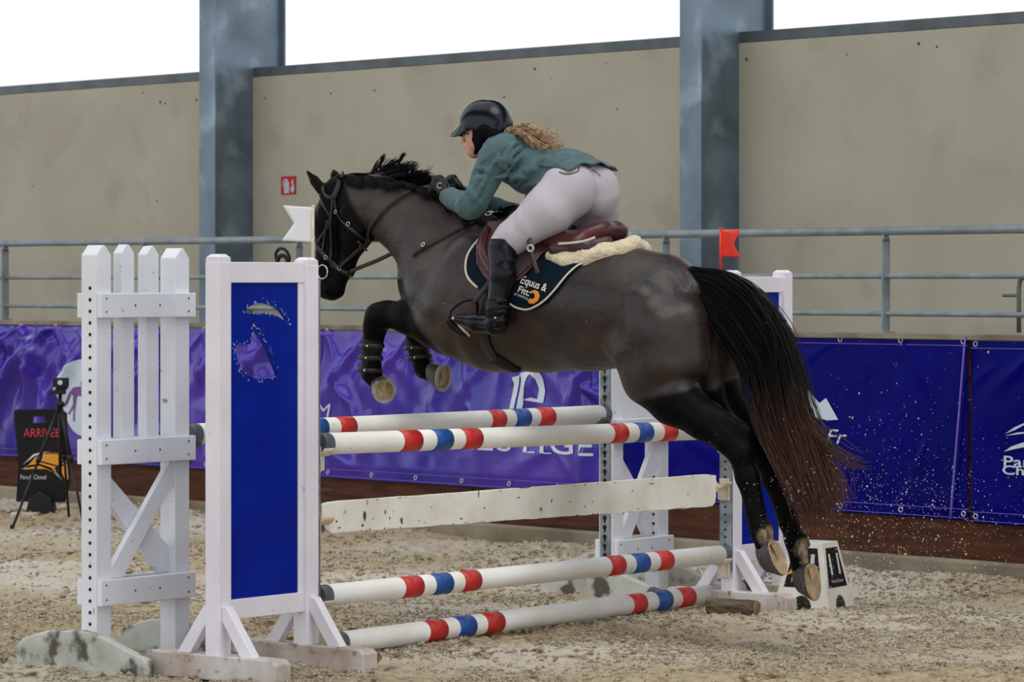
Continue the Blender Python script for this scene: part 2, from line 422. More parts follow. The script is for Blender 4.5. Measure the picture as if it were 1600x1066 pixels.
# ---------------------------------------------------------------- banners
def seg_dist(u, z, u0, z0, ang):
    du, dz = math.sin(ang), -math.cos(ang)
    a = (u - u0) * du + (z - z0) * dz
    b = (u - u0) * dz - (z - z0) * du
    return a, b
class Banner:
    def __init__(s, u0, u1, ztop, zbot, amp, seed, grom, nf):
        s.u0, s.u1, s.zt, s.zb, s.amp, s.seed = u0, u1, ztop, zbot, amp, seed
        r = random.Random(seed); n = max(1, round((u1 - u0) / grom))
        s.g = [u0 + .03 + (u1 - u0 - .06) * k / n for k in range(n + 1)]
        s.folds = []
        for gg in s.g:
            for j in range(nf):
                s.folds.append((gg, ztop - .02, r.uniform(-1.15, 1.15), r.uniform(.006, .02), r.uniform(.4, 1.1), r.uniform(.25, .9)))
        for j in range(int((u1 - u0) * nf * 1.2)):
            s.folds.append((r.uniform(u0, u1), r.uniform(zbot + .2, ztop), r.uniform(-1.3, 1.3), r.uniform(.008, .03), r.uniform(.3, .9), r.uniform(.15, .6)))
        if seed == 11:
            for j in range(34):
                s.folds.append((u0 + .1 + j * .075 + r.uniform(-.03, .03), ztop - r.uniform(.02, .25), r.uniform(-.75, -.25), r.uniform(.012, .03), r.uniform(.5, 1.2), r.uniform(.5, .9)))
    def h(s, u, z):
        u = np.asarray(u, dtype=float); z = np.asarray(z, dtype=float)
        d = np.zeros(np.broadcast(u, z).shape)
        for (gu, gz, an, w, am, ln) in s.folds:
            a, b = seg_dist(u, z, gu, gz, an)
            ww = w + .09 * np.clip(a, 0, 2)
            prof = np.exp(-(b / ww) ** 2) * (a > 0) * np.exp(-((a - ln * .35) / (ln * .55)) ** 2) * np.minimum(1, np.maximum(a, 0) / .04)
            d += am * .022 * prof
        d += .012 * vnoise(u / .22, z / .3, s.seed) + .006 * vnoise(u / .07, z / .1, s.seed + 1)
        # held flat at the seams and hems
        e = np.minimum(np.minimum((s.zt - z) / .05, (z - s.zb) / .08), 1); e = np.clip(e, .15, 1)
        for (c0, c1, f0) in getattr(s, 'calm', ()):
            d = d * (1 - (1 - f0) * np.clip((c1 - np.abs(u - c0)) / .12 + .5, 0, 1))
        return .012 + s.amp * np.maximum(d + .006, 0) * e
    def bot(s, u): return s.zb
    def build(s, label, m, hemcol):
        t = thing('banner', label, 'banner', WF, base=((s.u0 + s.u1) / 2, 0, s.zb), group=None)
        nu = int((s.u1 - s.u0) / .011) + 2; nz = 92
        U, Z = np.meshgrid(np.linspace(s.u0, s.u1, nu), np.linspace(s.zb, s.zt, nz))
        Hh = s.h(U, Z)
        o = grid_mesh('sheet', U, -Hh - .001, Z, m, t, off=OFF[t.name])
        sm = o.modifiers.new('thickness', 'SOLIDIFY'); sm.thickness = .0015
        for gg in s.g:
            for zz in (s.zt - .03, s.zb + .035):
                y = -float(s.h(gg, zz)) - .004
                ring = [(gg + .013 * math.cos(a * math.pi / 6), y, zz + .013 * math.sin(a * math.pi / 6)) for a in range(13)]
                MB().tube(ring, .0035, 6, cap=False).build('grommet', M['grommet'], t, smooth=True)
        for zz in (s.zt - .012, s.zt - .052, s.zb + .012, s.zb + .058):
            us = np.linspace(s.u0, s.u1, int((s.u1 - s.u0) / .05) + 2); hh = s.h(us, np.full_like(us, zz))
            MB().tube([(a, -b - .002, zz) for a, b in zip(us, hh)], .0022, 4).build('hem_seam', hemcol, t)
        s.t = t
        return s
    def put(s, V, F, material, name='print', label=None):
        """V in wall coordinates (u,z); cut finely and laid on the sheet."""
        V2 = [Vector((v[0], v[1])) for v in V]
        us = np.array([v[0] for v in V]); zs = np.array([v[1] for v in V])
        y = -s.h(us, zs) - .0062
        MB().add([(a, b, c) for a, b, c in zip(us, y, zs)], F).build(name, material, s.t, label=label)
M['hem'] = mat('tarp_hem', srgb(110, 90, 190), .35)
uA, uB, uC = wx(960), wx(1516), wx(1760)
zt = 1.268; zb = .31
Banner.calm = ((wx(830), .36, .3), (wx(730), .25, .45), (wx(505), .1, .5), (wx(134), .2, .45), (wx(1290), .3, .5))
bn1 = Banner(wx(-70), uA, zt, zb, 2.1, 11, .42, 5).build('shiny violet vinyl banner with deep folds along the left and centre of the wall', M['tarp_violet'], M['hem'])
bn2 = Banner(uA + .01, uB, zt, zb - .005, .62, 5, .44, 1).build('dark blue vinyl banner with a white arrowhead logo behind the horse tail', M['tarp_blue'], M['hem'])
bn3 = Banner(uB + .02, uC, zt - .012, zb - .015, .5, 8, .46, 1).build('dark blue vinyl banner at the right edge of the photograph', M['tarp_blue'], M['hem'])
def fine(V, F, step=.05):
    """CDT of the outline with extra inner points so that print follows folds."""
    return V, F
def wp(px, py): 
    p = WF.px(px, py, -.02); return (p.x, p.z)
def cut_curve(loops): return curve_mesh(loops)
def refine(V, F, n=2):
    V = [tuple(v[:2]) for v in V]; 
    T = []
    for f in F:
        for i in range(1, len(f) - 1): T.append((f[0], f[i], f[i + 1]))
    for _ in range(n):
        mid = {}; T2 = []
        def m(a, b):
            k = (min(a, b), max(a, b))
            if k not in mid: mid[k] = len(V); V.append(((V[a][0] + V[b][0]) / 2, (V[a][1] + V[b][1]) / 2))
            return mid[k]
        for a, b, c in T:
            if max((V[a][0] - V[b][0]) ** 2 + (V[a][1] - V[b][1]) ** 2, (V[c][0] - V[b][0]) ** 2 + (V[c][1] - V[b][1]) ** 2, (V[a][0] - V[c][0]) ** 2 + (V[a][1] - V[c][1]) ** 2) < .014 ** 2: T2.append((a, b, c)); continue
            x, y, z = m(a, b), m(b, c), m(c, a); T2 += [(a, x, z), (x, b, y), (z, y, c), (x, y, z)]
        T = T2
    return V, T
def bprint(bn, loops_px, name='print', material='print', label=None):
    loops = [[wp(*p) for p in lp] for lp in loops_px]
    V, F = curve_mesh(loops); V, F = refine(V, F, 5); bn.put(V, F, M[material], name, label)
def btext(bn, txt, px, py, hpx, wpx=None, material='print', shear=0, off=0, name='lettering', spacing=1, label=None):
    a = wp(px, py); b = wp(px, py - hpx); size = (b[1] - a[1]) / .70
    V, F = text_mesh(txt, size, shear=shear, off=off, spacing=spacing)
    if wpx:
        w = max(v[0] for v in V) - min(v[0] for v in V); k = (wp(px + wpx, py)[0] - a[0]) / w
        V = [(v[0] * k, v[1]) for v in V]
    V = [(a[0] + v[0], a[1] + v[1]) for v in V]
    V, F = refine(V, F, 2); bn.put(V, F, M[material], name, label)
# horse roundel on the left
circ = [(121 + 25 * math.cos(a * math.pi / 20), 621 + 60 * math.sin(a * math.pi / 20)) for a in range(40)]
def ell(cx_, cy_, rx, ry, n=40): return [(cx_ + rx * math.cos(a * 2 * math.pi / n), cy_ + ry * math.sin(a * 2 * math.pi / n)) for a in range(n)]
bprint(bn1, [ell(134, 621, 32, 60)], 'roundel')
for lp in ([(113, 613), (118, 605), (130, 604), (146, 610), (152, 622), (140, 622), (128, 618), (122, 622), (118, 618)],
           [(118, 618), (122, 620), (121, 634), (112, 648), (110, 646), (118, 632)], [(121, 620), (125, 620), (122, 640), (122, 658), (119, 658), (119, 640)],
           [(113, 613), (115, 616), (110, 630), (106, 636), (105, 634), (109, 624)], [(133, 606), (131, 600), (134, 592), (132, 587), (135, 588), (137, 596), (137, 606)], [(146, 618), (152, 620), (154, 640), (150, 642)]):
    V, F = curve_mesh([[wp(*p) for p in lp]]); V, F = refine(V, F, 2)
    us = np.array([v[0] for v in V]); zs = np.array([v[1] for v in V]); y = -bn1.h(us, zs) - .0092
    MB().add([(a, b, c) for a, b, c in zip(us, y, zs)], F).build('horse_emblem', M['print_violet'], bn1.t)
btext(bn1, 'M', 497, 651, 21, 21, shear=.25, off=0)
# centre emblem
bprint(bn1, [[(796, 655), (805, 600), (801, 590), (816, 586), (804, 655)]])
bprint(bn1, [[(808, 655), (819, 592), (816, 584), (845, 574), (852, 590), (854, 612), (851, 630), (838, 636), (822, 630), (822, 625), (834, 621), (843, 624), (845, 608), (841, 592), (833, 584), (829, 590), (819, 640), (817, 655)]])
btext(bn1, 'PRESTIGE', 683, 699, 30, 246, off=.001, spacing=1.12, label=None)
for sx in (833, 858):   # serifs under the letters
    by = 699 + (sx - 683) * .06; bprint(bn1, [[(sx - 6, by - 2.5), (sx + 6, by - 2), (sx + 6, by), (sx - 6, by - .5)]], 'lettering')
# arrowhead and .Fr
bprint(bn2, [[(1236, 578), (1281, 630), (1291, 622), (1310, 656), (1294, 657), (1272, 652), (1250, 646)]])
bprint(bn2, [[(1222, 682), (1262, 690), (1296, 700), (1308, 715), (1285, 708), (1255, 698), (1222, 690)]])
btext(bn2, 'e.Fr', 1262, 691, 22, 58, shear=.3, off=0)
btext(bn3, 'Parc', 1566, 729, 17, 56, off=.001)
btext(bn3, 'Champ', 1565, 741, 14, 86, off=.001)
for lp in ([(1571, 678), (1585, 668), (1601, 661), (1625, 656), (1601, 664), (1586, 672)], [(1571, 681), (1590, 676), (1625, 673), (1598, 678)], [(1568, 706), (1580, 698), (1600, 691), (1640, 690), (1600, 699), (1585, 702)]):
    bprint(bn3, [lp], 'swoosh')
# overlapping edge cord of the second banner
us = [(uB - .005 - .10 * (1 - (z - .31) / .95) , -.035, z) for z in np.linspace(zb, zt, 16)]
MB().tube(us, .006, 6).build('edge_cord', M['hem'], bn2.t, smooth=True)

# fire extinguisher sign
fy = Y0B - .012
def fp(px, py): q = WF.px(px, py, fy); return (q.x, q.z)
a, b = fp(439, 304), fp(461, 275)
t = thing('fire_extinguisher_sign', 'small red fire extinguisher sign on the concrete wall', 'sign', WF, base=((a[0] + b[0]) / 2, fy, a[1]))
MB().box(a[0], b[0], fy, Y0B, a[1], b[1]).build('plate', M['sign_red'], t, bevel=.001)
for lp in ([(444, 302), (444, 286), (446, 283), (446, 280), (450, 280), (450, 283), (452, 286), (452, 302)], [(442, 282), (447, 279), (447, 281), (443, 284), (443, 292), (442, 292)], [(455, 300), (454, 294), (457, 290), (455, 285), (459, 279), (458, 286), (460, 291), (460, 297), (458, 301)]):
    V, F = curve_mesh([[fp(*p) for p in lp]]); MB().add([(v[0], fy - .002, v[1]) for v in V], F).build('pictogram', M['greyprint'], t)

# gate latch pipe at right
gy_ = .16
def gp(px, py): q = WF.px(px, py, gy_); return (q.x, gy_, q.z)
t = thing('gate_pipe', 'bent green-grey pipe handle behind the railing at the right edge', 'pipe', WF, base=(gp(1592, 517)[0], gy_, 1.25))
MB().tube([gp(1592, 520), gp(1592, 470), gp(1592, 450), gp(1594, 438), gp(1600, 433), gp(1640, 432)], .012, 10).build('pipe', M['greenpipe'], t, smooth=True)
MB().tube([gp(1567, 462), gp(1594, 462)], .009, 8).build('latch', M['greenpipe'], t, smooth=True)
# coiled black hose on the railing
def hp(px, py): q = WF.px(px, py, .10); return (q.x, .10, q.z)
t = thing('coiled_hose', 'black coiled hose hanging on the railing behind the wing', 'hose', WF, base=(hp(441, 418)[0], .10, hp(441, 418)[2]))
MB().tube(smooth_loop([hp(433, 412), hp(431, 397), hp(437, 389), hp(446, 391), hp(452, 402), hp(450, 414)], 5, False), .011, 8).build('hose', M['black'], t, smooth=True)
MB().tube(smooth_loop([hp(433, 418), hp(436, 402), hp(444, 400), hp(449, 408), hp(446, 418), hp(438, 417)], 4, True), .014, 8).build('coil', M['black'], t, smooth=True)
# ---------------------------------------------------------------- jump wings
AF = Frame((-1.166, 13.72, 0), *P)
BF = Frame((AF.world((3.605, 0, 0)).x, AF.world((3.605, 0, 0)).y, 0), *P)
CF = Frame((-1.69, 14.05, 0), *P)
DF = Frame((.49, 17.08, 0), *P)

def capped_post(x, y, h, z0, z1, m, parent, extra=.005):
    G = MB().box(x - h, x + h, y - h, y + h, z0, z1 - .03)
    e = h + extra
    G.box(x - e + .006, x + e - .006, y - e + .006, y + e - .006, z1 - .045, z1 - .014)
    b = len(G.v); k = h * .6
    G.add([(x - e + .006, y - e + .006, z1 - .014), (x + e - .006, y - e + .006, z1 - .014), (x + e - .006, y + e - .006, z1 - .014), (x - e + .006, y + e - .006, z1 - .014),
           (x - k, y - k, z1), (x + k, y - k, z1), (x + k, y + k, z1), (x - k, y + k, z1)], [(0, 1, 5, 4), (1, 2, 6, 5), (2, 3, 7, 6), (3, 0, 4, 7), (4, 5, 6, 7)])
    return G.build('post', m, parent, bevel=.004)
def keyholes(x, y, z0, z1, step, r, parent, side=-1, slot=True):
    G = MB(); z = z0
    while z < z1:
        pts = [(y + r * math.cos(a * math.pi / 5), z + r * math.sin(a * math.pi / 5)) for a in range(10)]
        G.prism(pts, x, x + side * .0015, 'x')
        if slot: G.prism([(y - r * .4, z - r * 2.1), (y + r * .4, z - r * 2.1), (y + r * .4, z), (y - r * .4, z)], x, x + side * .0015, 'x')
        z += step
    return tag(G.build('pin_hole', M['hole'], parent), kind='stuff')
# cut-outs of the panel, taken in the near wing's panel plane
def ap(px, py): p = AF.px(px, py, -.02); return (p.x, p.z)
mane_cut = smooth_loop([ap(*p) for p in ((386, 489), (394, 478), (406, 474), (420, 475), (436, 482), (447, 493), (453, 506), (440, 496), (420, 490), (400, 490))], 4)
head_cut = [Vector(ap(*p)) for p in ((398, 512), (411, 527), (424, 552), (434, 578), (437, 584), (428, 589), (418, 592), (404, 592), (390, 587), (380, 578), (374, 565), (371, 552), (370, 541), (377, 538), (394, 538), (396, 528))]
edge_cut = [Vector(ap(*p)) for p in ((363, 499), (379, 502), (378, 505), (364, 516))]
edge_cut2 = [Vector(ap(*p)) for p in ((363, 541), (369, 541), (370, 556), (363, 557))]
def blue_wing(F, w, label, ztops, zr, near):
    t = thing('jump_wing', label, 'jump wing', F, base=(w / 2, 0, 0), group=None)
    h = .037
    for x, z1 in ((0, ztops[0]), (w, ztops[1])):
        capped_post(x, 0, h, .0, z1, M['white_pink'], t)
        f = MB(); y0, y1 = -.345, .36
        prof = [(y0, -.03), (y1, -.03), (y1, .045), (y1 - .02, .07), (y0 + .025, .07), (y0, .05)]
        f.prism(prof, x - .047, x + .047, 'x'); f.build('foot', M['foot'], t, bevel=.006)
        for s in (-1, 1):
            G = MB(); G.prism([(s * h, .205), (s * .135, .068), (s * .205, .068), (s * .062, .262), (s * h, .262)][::s], x - .021, x + .021, 'x')
            G.build('brace', M['white_pink'], t, bevel=.003)
    a, b, c, d = zr
    MB().box(h, w - h, -.022, .022, b, a).build('top_rail', M['white_pink'], t, bevel=.003)
    MB().box(h, w - h, -.022, .022, d, c).build('bottom_rail', M['white_pink'], t, bevel=.003)
    k = .028 if near else .012
    MB().box(w - h - k, w - h, -.016, .016, c, b).build('stile', M['white_pink'], t, bevel=.002)
    x0, x1 = h, w - h - k
    sc = lambda lp: [((p[0] - .037) * (x1 - x0) / (.526 - .074 - .028) + x0, p[1]) for p in lp]
    outer = [(x0, c), (x1, c), (x1, b), (x0, b)]
    V, Fc = curve_mesh([outer, sc(mane_cut), sc(head_cut)], .018)
    G = MB().add([(v[0], v[2] - .002, v[1]) for v in V], Fc); p = G.build('panel', M['blue'], t)
    # worn paint rim round the cut-outs
    r = random.Random(3); G = MB()
    for lp in (sc(mane_cut), sc(head_cut)):
        n = len(lp); cxm = sum(p[0] for p in lp) / n; czm = sum(p[1] for p in lp) / n
        for i in range(n):
            a0 = Vector(lp[i]); a1 = Vector(lp[(i + 1) % n])
            for q in range(max(1, int((a1 - a0).length / .004))):
                if r.random() < .55:
                    pt = a0.lerp(a1, r.random()); o = (pt - Vector((cxm, czm))).normalized() * r.uniform(.0, .022); pt = pt + o
                    s = r.uniform(.0008, .003)
                    if not (x0 + .004 < pt.x < x1 - .004): continue
                    G.add([(pt.x - s, -.0118, pt.y - s), (pt.x + s, -.0118, pt.y - s * .6), (pt.x + s * .6, -.0118, pt.y + s * 2.2), (pt.x - s, -.0118, pt.y + s)], [(0, 1, 2, 3)])
    tag(G.build('chipped_paint', M['scuff'], t), kind='stuff')
    return t
A = blue_wing(AF, .526, 'near white wing with a blue cut-out panel and a white flag on it', (1.659, 1.649), (1.628, 1.545, .283, .203), True)
B = blue_wing(BF, .44, 'far white wing with a blue panel, behind the horse hind legs', (1.604, 1.606), (1.573, 1.497, .285, .200), False)
MB().box(-.052, -.038, -.034, .034, .17, 1.56).build('steel_track', M['galv'], B, bevel=.002)
keyholes(-.0525, .0, .22, 1.54, .036, .006, B, slot=False)
MB().box(.526 + .038, .526 + .052, -.034, .034, .17, 1.56).build('steel_track', M['galv'], A, bevel=.002)

def picket_wing(F, w, label, zt, pw, bars, first_track, holes_right):
    t = thing('jump_wing', label, 'jump wing', F, base=(w / 2, 0, 0))
    h = .043
    def pointed(x, hw, y0, y1, z0, z1, name):
        drop = hw * .95
        G = MB().prism([(x - hw, z0), (x + hw, z0), (x + hw, z1 - drop), (x + hw * .15, z1), (x - hw * .15, z1), (x - hw, z1 - drop)], y0, y1, 'y')
        return G.build(name, M['white'], t, bevel=.003)
    pointed(0, h, -h, h, .0, zt[0], 'post'); pointed(w, h, -h, h, .0, zt[3], 'post')
    for i, x in enumerate((w * .336, w * .65)): pointed(x, pw, -.028, .022, bars[1][0], zt[i + 1], 'picket')
    for (z0, z1, ex) in bars:
        for s in (-1, 1):
            y = s * (h + .001); MB().box(-h + .002, w + h + .012, min(y, y + s * .026), max(y, y + s * .026), z0, z1).build('crossbar', M['white'], t, bevel=.004)
            if s < 0:
                G = MB()
                for bx in (-.012, w * .336, w * .65, w + .01):
                    for bz in (z0 + .025, z1 - .022):
                        if bx in (w * .336, w * .65): bz = (z0 + z1) / 2
                        G.ball((bx, y - .0265, bz), (.005, .003, .005), 6, 4)
                tag(G.build('screw', M['bare'], t, smooth=True), kind='stuff')
    (m0, m1, _), (l0, l1, _) = bars[1], bars[2]
    MB().prism([(h * .2, l1), (h * .2 + .105, l1), (w + h * .6, m0), (w - h * 1.6, m0)], -.040, -.012, 'y').build('brace', M['white'], t, bevel=.003)
    MB().prism([(h * .4, m0), (h * .4, m0 - .11), (w - h - .06, l1), (w - h, l1), (w - h, l1 + .11)], -.006, .022, 'y').build('brace', M['white'], t, bevel=.003)
    for x0, x1 in ((-h - .046, -h), (w + h, w + h + .046)):
        prof = [(-.37, -.04), (.37, -.04), (.38, .05), (.34, .085), (.20, .125), (.0, .137), (-.12, .118), (-.25, .075), (-.34, .05), (-.37, .03)]
        MB().prism(prof, x0, x1, 'x').build('foot', M['foot_old'], t, bevel=.008)
    if first_track:
        MB().box(-h - .010, -h, -.03, .03, .16, 1.5).build('steel_track', M['galv'], t, bevel=.002)
        keyholes(-h - .0105, 0, .2, 1.48, .046, .0115, t)
    else:
        keyholes(-h - .0005, -.008, .16, 1.54, .047, .0075, t, slot=False)
    if holes_right:
        keyholes(w - h - .0005, -.012, .10, 1.5, .047, .0075, t, slot=False)
    return t
C = picket_wing(CF, .461, 'near white picket wing with pointed pickets at the left, two rows of cross boards', (1.698, 1.702, 1.697, 1.689), .037,
                [(1.402, 1.503, 0), (.806, .908, 0), (.234, .340, 0)], False, False)
D = picket_wing(DF, .386, 'far white picket wing with perforated steel track, under the horse belly', (1.60, 1.60, 1.6, 1.6), .064,
                [(1.36, 1.46, 0), (.752, .87, 0), (.168, .275, 0)], True, True)

# cups that carry the poles
def cup(F, x, z, y, side, parent, m='cup', flatc=False):
    G = MB()
    G.box(min(x, x + side * .012), max(x, x + side * .012), y - .028, y + .028, z - .07, z + .035)
    pts = []
    for k in range(9):
        a = math.radians(-62 + 124 * k / 8); pts.append((y + .052 * math.sin(a), z - .052 * math.cos(a) + (.045 if not flatc else .04)))
    inner = [(p[0] * 1, p[1] + .009) for p in pts][::-1]
    G.prism(pts + inner, min(x + side * .008, x + side * .075), max(x + side * .008, x + side * .075), 'x')
    G.prism([(y - .012, z - .065), (y + .012, z - .065), (y + .012, z - .0), (y - .012, z - .0)], min(x, x + side * .05), max(x, x + side * .05), 'x')
    return G.build('pole_cup', M[m], parent, bevel=.002)
xr = .526 + .052
# ---------------------------------------------------------------- poles
def jump_pole(F, a, b, r, stripes, label, off=0.0, capL=.05, sink=0):
    """a,b: picture points of the two ends of the axis in plane y=off of frame F."""
    pa, pb = F.px(*a, off), F.px(*b, off)
    def at(px):
        # x where the axis passes that picture column
        x = F.px(px, a[1], off).x; k = (x - pa.x) / (pb.x - pa.x); return pa.lerp(pb, k)
    t = thing('jump_pole', label, 'jump pole', F, base=pa, group=None)
    d = (pb - pa).normalized()
    G = MB(); G.tube([pa + d * capL, pb - d * capL], r, 28); G.build('pole', M['pole'], t, smooth=True).data.polygons.foreach_set('use_smooth', [True] * 28 + [False] * 2)
    for e, s in ((pa, 1), (pb, -1)):
        G = MB(); G.tube([e, e + d * s * .006, e + d * s * capL], [r * .93, r * 1.012, r * 1.012], 28)
        G.build('end_cap', M['cap'], t, bevel=0, smooth=False)
    for c, p0, p1 in stripes:
        q0, q1 = at(p0), at(p1)
        G = MB(); n = 2; G.tube([q0, q1], r + .0012, 28, cap=True)
        o = G.build('stripe', M['red' if c == 'r' else 'bluestripe'], t, smooth=True); o.data.polygons.foreach_set('use_smooth', [True] * 28 + [False] * 2)
        tag(o, 'red stripe' if c == 'r' else 'blue stripe')
    return t, pa, pb
t1, a1, b1 = jump_pole(AF, (499, 694), (1134, 671), .045, [('r', 620, 649), ('b', 671, 697), ('r', 716, 743), ('r', 949, 971), ('b', 988, 1010), ('r', 1027, 1048)],
                       'upper front rail of the jump, directly under the horse belly')
t2, a2, b2 = jump_pole(AF, (497, 932), (1133, 866), .045, [('r', 622, 651), ('b', 670, 697), ('r', 715, 741), ('r', 945, 967), ('b', 983, 1005), ('r', 1021, 1042)],
                       'lower front rail below the white plank')
ga, gb = ground_pt(524, 1024), ground_pt(1160, 936)
GF = Frame((ga[0], ga[1], 0), gb[0] - ga[0], gb[1] - ga[1])
t3, a3, b3 = jump_pole(GF, (522, 1006), (1163, 921), .046, [('r', 660, 688), ('b', 707, 733), ('r', 750, 777), ('r', 979, 1000), ('b', 1018, 1040), ('r', 1055, 1076)],
                       'lowest striped pole resting on logs on the sand')
EF = Frame((-1.43, 14.63, 0), *P)
t4, a4, b4 = jump_pole(EF, (294, 679), (946, 647), .045, [('r', 440, 463), ('b', 482, 503), ('r', 522, 547), ('r', 759, 781), ('b', 797, 820), ('r', 835, 858)],
                       'rear rail of the jump, behind the upper front rail and the wing')
# plank
pa, pb = AF.px(502, 810, -.012), AF.px(1118, 766, -.012)
t = thing('jump_plank', 'long white chipped plank between the upper and lower front rails', 'plank', AF, base=(pa.x, 0, pa.z))
zc = lambda x: pa.z + (pb.z - pa.z) * (x - pa.x) / (pb.x - pa.x)
hh = lambda x: .064 + .012 * (x - pa.x) / (pb.x - pa.x)
r = random.Random(2); top = []; bot = []
N_ = 44
for i in range(N_ + 1):
    x = pa.x + (pb.x - pa.x) * i / N_
    top.append((x, zc(x) + hh(x) + r.uniform(-.0015, .0015))); bot.append((x, zc(x) - hh(x) + r.uniform(-.002, .002)))
poly = [(pa.x, zc(pa.x) - .03)] + bot[1:-1] + [(pb.x - .03, zc(pb.x) - .074), (pb.x - .008, zc(pb.x) - .06), (pb.x, zc(pb.x) - .03), (pb.x, zc(pb.x) + .07)] + top[1:-1][::-1] + [(pa.x, zc(pa.x) + .055)]
MB().prism(poly, -.016, .016, 'y').build('board', M['plank'], t, bevel=.002)
G = MB(); r = random.Random(12)
spots = [(570, 806, .012, .024), (567, 821, .010, .008), (602, 800, .005, .012), (609, 810, .005, .008), (655, 814, .004, .005), (615, 799, .003, .004), (526, 815, .008, .005), (500, 786, .02, .01), (505, 826, .012, .02), (748, 772, .006, .02), (757, 794, .006, .006), (862, 783, .005, .010), (1075, 772, .003, .012), (820, 762, .05, .004), (1018, 756, .03, .003)]
for px, py, a, b in spots:
    p = AF.px(px, py, -.0172); n = 9
    G.add([(p.x + a * math.cos(6.283 * k / n) * r.uniform(.55, 1.1), -.0172, p.z + b * math.sin(6.283 * k / n) * r.uniform(.6, 1.1)) for k in range(n)], [tuple(range(n))])
for i in range(60):
    x = r.uniform(pa.x + .02, pb.x - .02); s = r.choice([-1, 1, -1]) ; z = zc(x) + s * hh(x) * r.choice([.97, .95, r.random()]); a, b = r.uniform(.002, .012), r.uniform(.0012, .004); n = 7
    if abs(z - zc(x)) > hh(x) - b: z = zc(x) + s * (hh(x) - b - .001)
    G.add([(x + a * math.cos(6.283 * k / n) * r.uniform(.5, 1), -.0171, z + b * math.sin(6.283 * k / n)) for k in range(n)], [tuple(range(n))])
tag(G.build('paint_chip', M['bare'], t, label='dark spots of bare wood'), kind='stuff')
MB().box(pa.x - .03, pa.x + .012, -.012, .012, zc(pa.x) - .05, zc(pa.x) + .055).build('end_iron', M['galv'], t, bevel=.003)
MB().box(pb.x - .012, pb.x + .03, -.010, .010, zc(pb.x) - .01, zc(pb.x) + .02).build('end_iron', M['cup_tan'], t, bevel=.003)

cup(AF, xr, a1.z - .045, 0, 1, A); cup(AF, xr, a2.z - .045, 0, 1, A); cup(AF, xr, pa.z - .02, 0, 1, A, 'cup_tan', True)
wB = 3.605 - .052
def bcup(z, m, fl=False):
    G = MB(); x = -.052
    return cup(BF, x, z, 0, -1, B, m, fl)
bcup(b2.z - .045, 'cup'); bcup(pb.z + .015, 'cup', True); bcup(b1.z - .045, 'cup')
cup(CF, .461 + .045, a4.z - .045, 0, 1, C, 'cap'); cup(DF, -.054, b4.z - .045, 0, -1, D, 'cap')

# logs under the ground pole
def log(pxa, pya, pxb, pyb, dyb, r, label):
    A_ = ground_pt(pxa, pya); B_ = ground_pt(pxb, pyb)
    ln = math.hypot(B_[0] - A_[0], B_[1] - A_[1]); F = Frame((A_[0], A_[1], 0), B_[0] - A_[0], B_[1] - A_[1])
    t = thing('log', label, 'log', F, base=(ln / 2, 0, 0)); rr = random.Random(pxa)
    G = MB(); n = 12; m = 16; vs = []
    for i in range(n + 1):
        for k in range(m):
            a = 6.283 * k / m; q = r * (1 + .12 * math.sin(3 * a + 1) + rr.uniform(-.06, .06)); vs.append((ln * i / n, q * math.cos(a), r * .8 + q * math.sin(a) * .9))
    fs = [(i * m + k, i * m + (k + 1) % m, (i + 1) * m + (k + 1) % m, (i + 1) * m + k) for i in range(n) for k in range(m)]
    G.add(vs, fs); G.build('bark', M['wood_log'], t)
    for i, s in ((0, -1), (n, 1)):
        ring = vs[i * m:(i + 1) * m]; c = (ln * i / n + s * .004, 0, r * .8)
        G = MB(); G.add([c] + [(v[0] + s * .001, v[1] * .93, c[2] + (v[2] - c[2]) * .93) for v in ring], [(0, 1 + k, 1 + (k + 1) % m) for k in range(m)]); G.build('cut_end', M['log_end'], t)
log(1108, 958, 1182, 962, 0, .043, 'bark-covered log under the right end of the ground pole')
log(540, 1030, 583, 1040, 0, .034, 'short pale log under the left end of the ground pole')

# flags
def flag(base_px, top_py, poly, F, m, mp, label, zb_):
    p0 = F.px(base_px[0], base_px[1], 0); p1 = F.px(base_px[0], top_py, 0)
    t = thing('flag', label, 'flag', F, base=p0)
    G = MB(); G.tube([(p0.x, 0, zb_), (p1.x, 0, p1.z)], .0065, 10); G.ball((p1.x, 0, p1.z), .0075); G.build('flag_pole', mp, t, smooth=True)
    pts = [F.px(a, b, 0) for a, b in poly]
    n = len(pts); V = [(p.x, .004 * math.sin(p.x * 30 + p.z * 20), p.z) for p in pts]
    V, Fc = curve_mesh([[(p.x, p.z) for p in pts]], .0); V, Fc = refine(V, Fc, 3)
    o = MB().add([(v[0], .006 * math.sin((v[0] - p0.x) * 38 + v[1] * 12), v[1]) for v in V], Fc).build('flag_cloth', m, t, smooth=True)
    sm = o.modifiers.new('thickness', 'SOLIDIFY'); sm.thickness = .003; sm.offset = 0
w0 = AF.world((.526 - .004, 0, 0)); FF = Frame((w0.x, w0.y, 0), 1, .35)
flag((489, 402), 323, [(441, 321), (490, 324), (490, 379), (440, 376), (459, 349)], FF, M['flag_white'], M['cup'], 'white swallow-tailed flag on the near blue-panel wing', 1.60)
w0 = BF.world((-.02, 0, 0)); FG = Frame((w0.x, w0.y, 0), 1, .2)
flag((1126, 430), 358, [(1126, 359), (1156, 360), (1146, 381), (1156, 402), (1127, 401)], FG, M['flag_red'], M['flag_red'], 'red swallow-tailed flag on the far wing', 1.56)

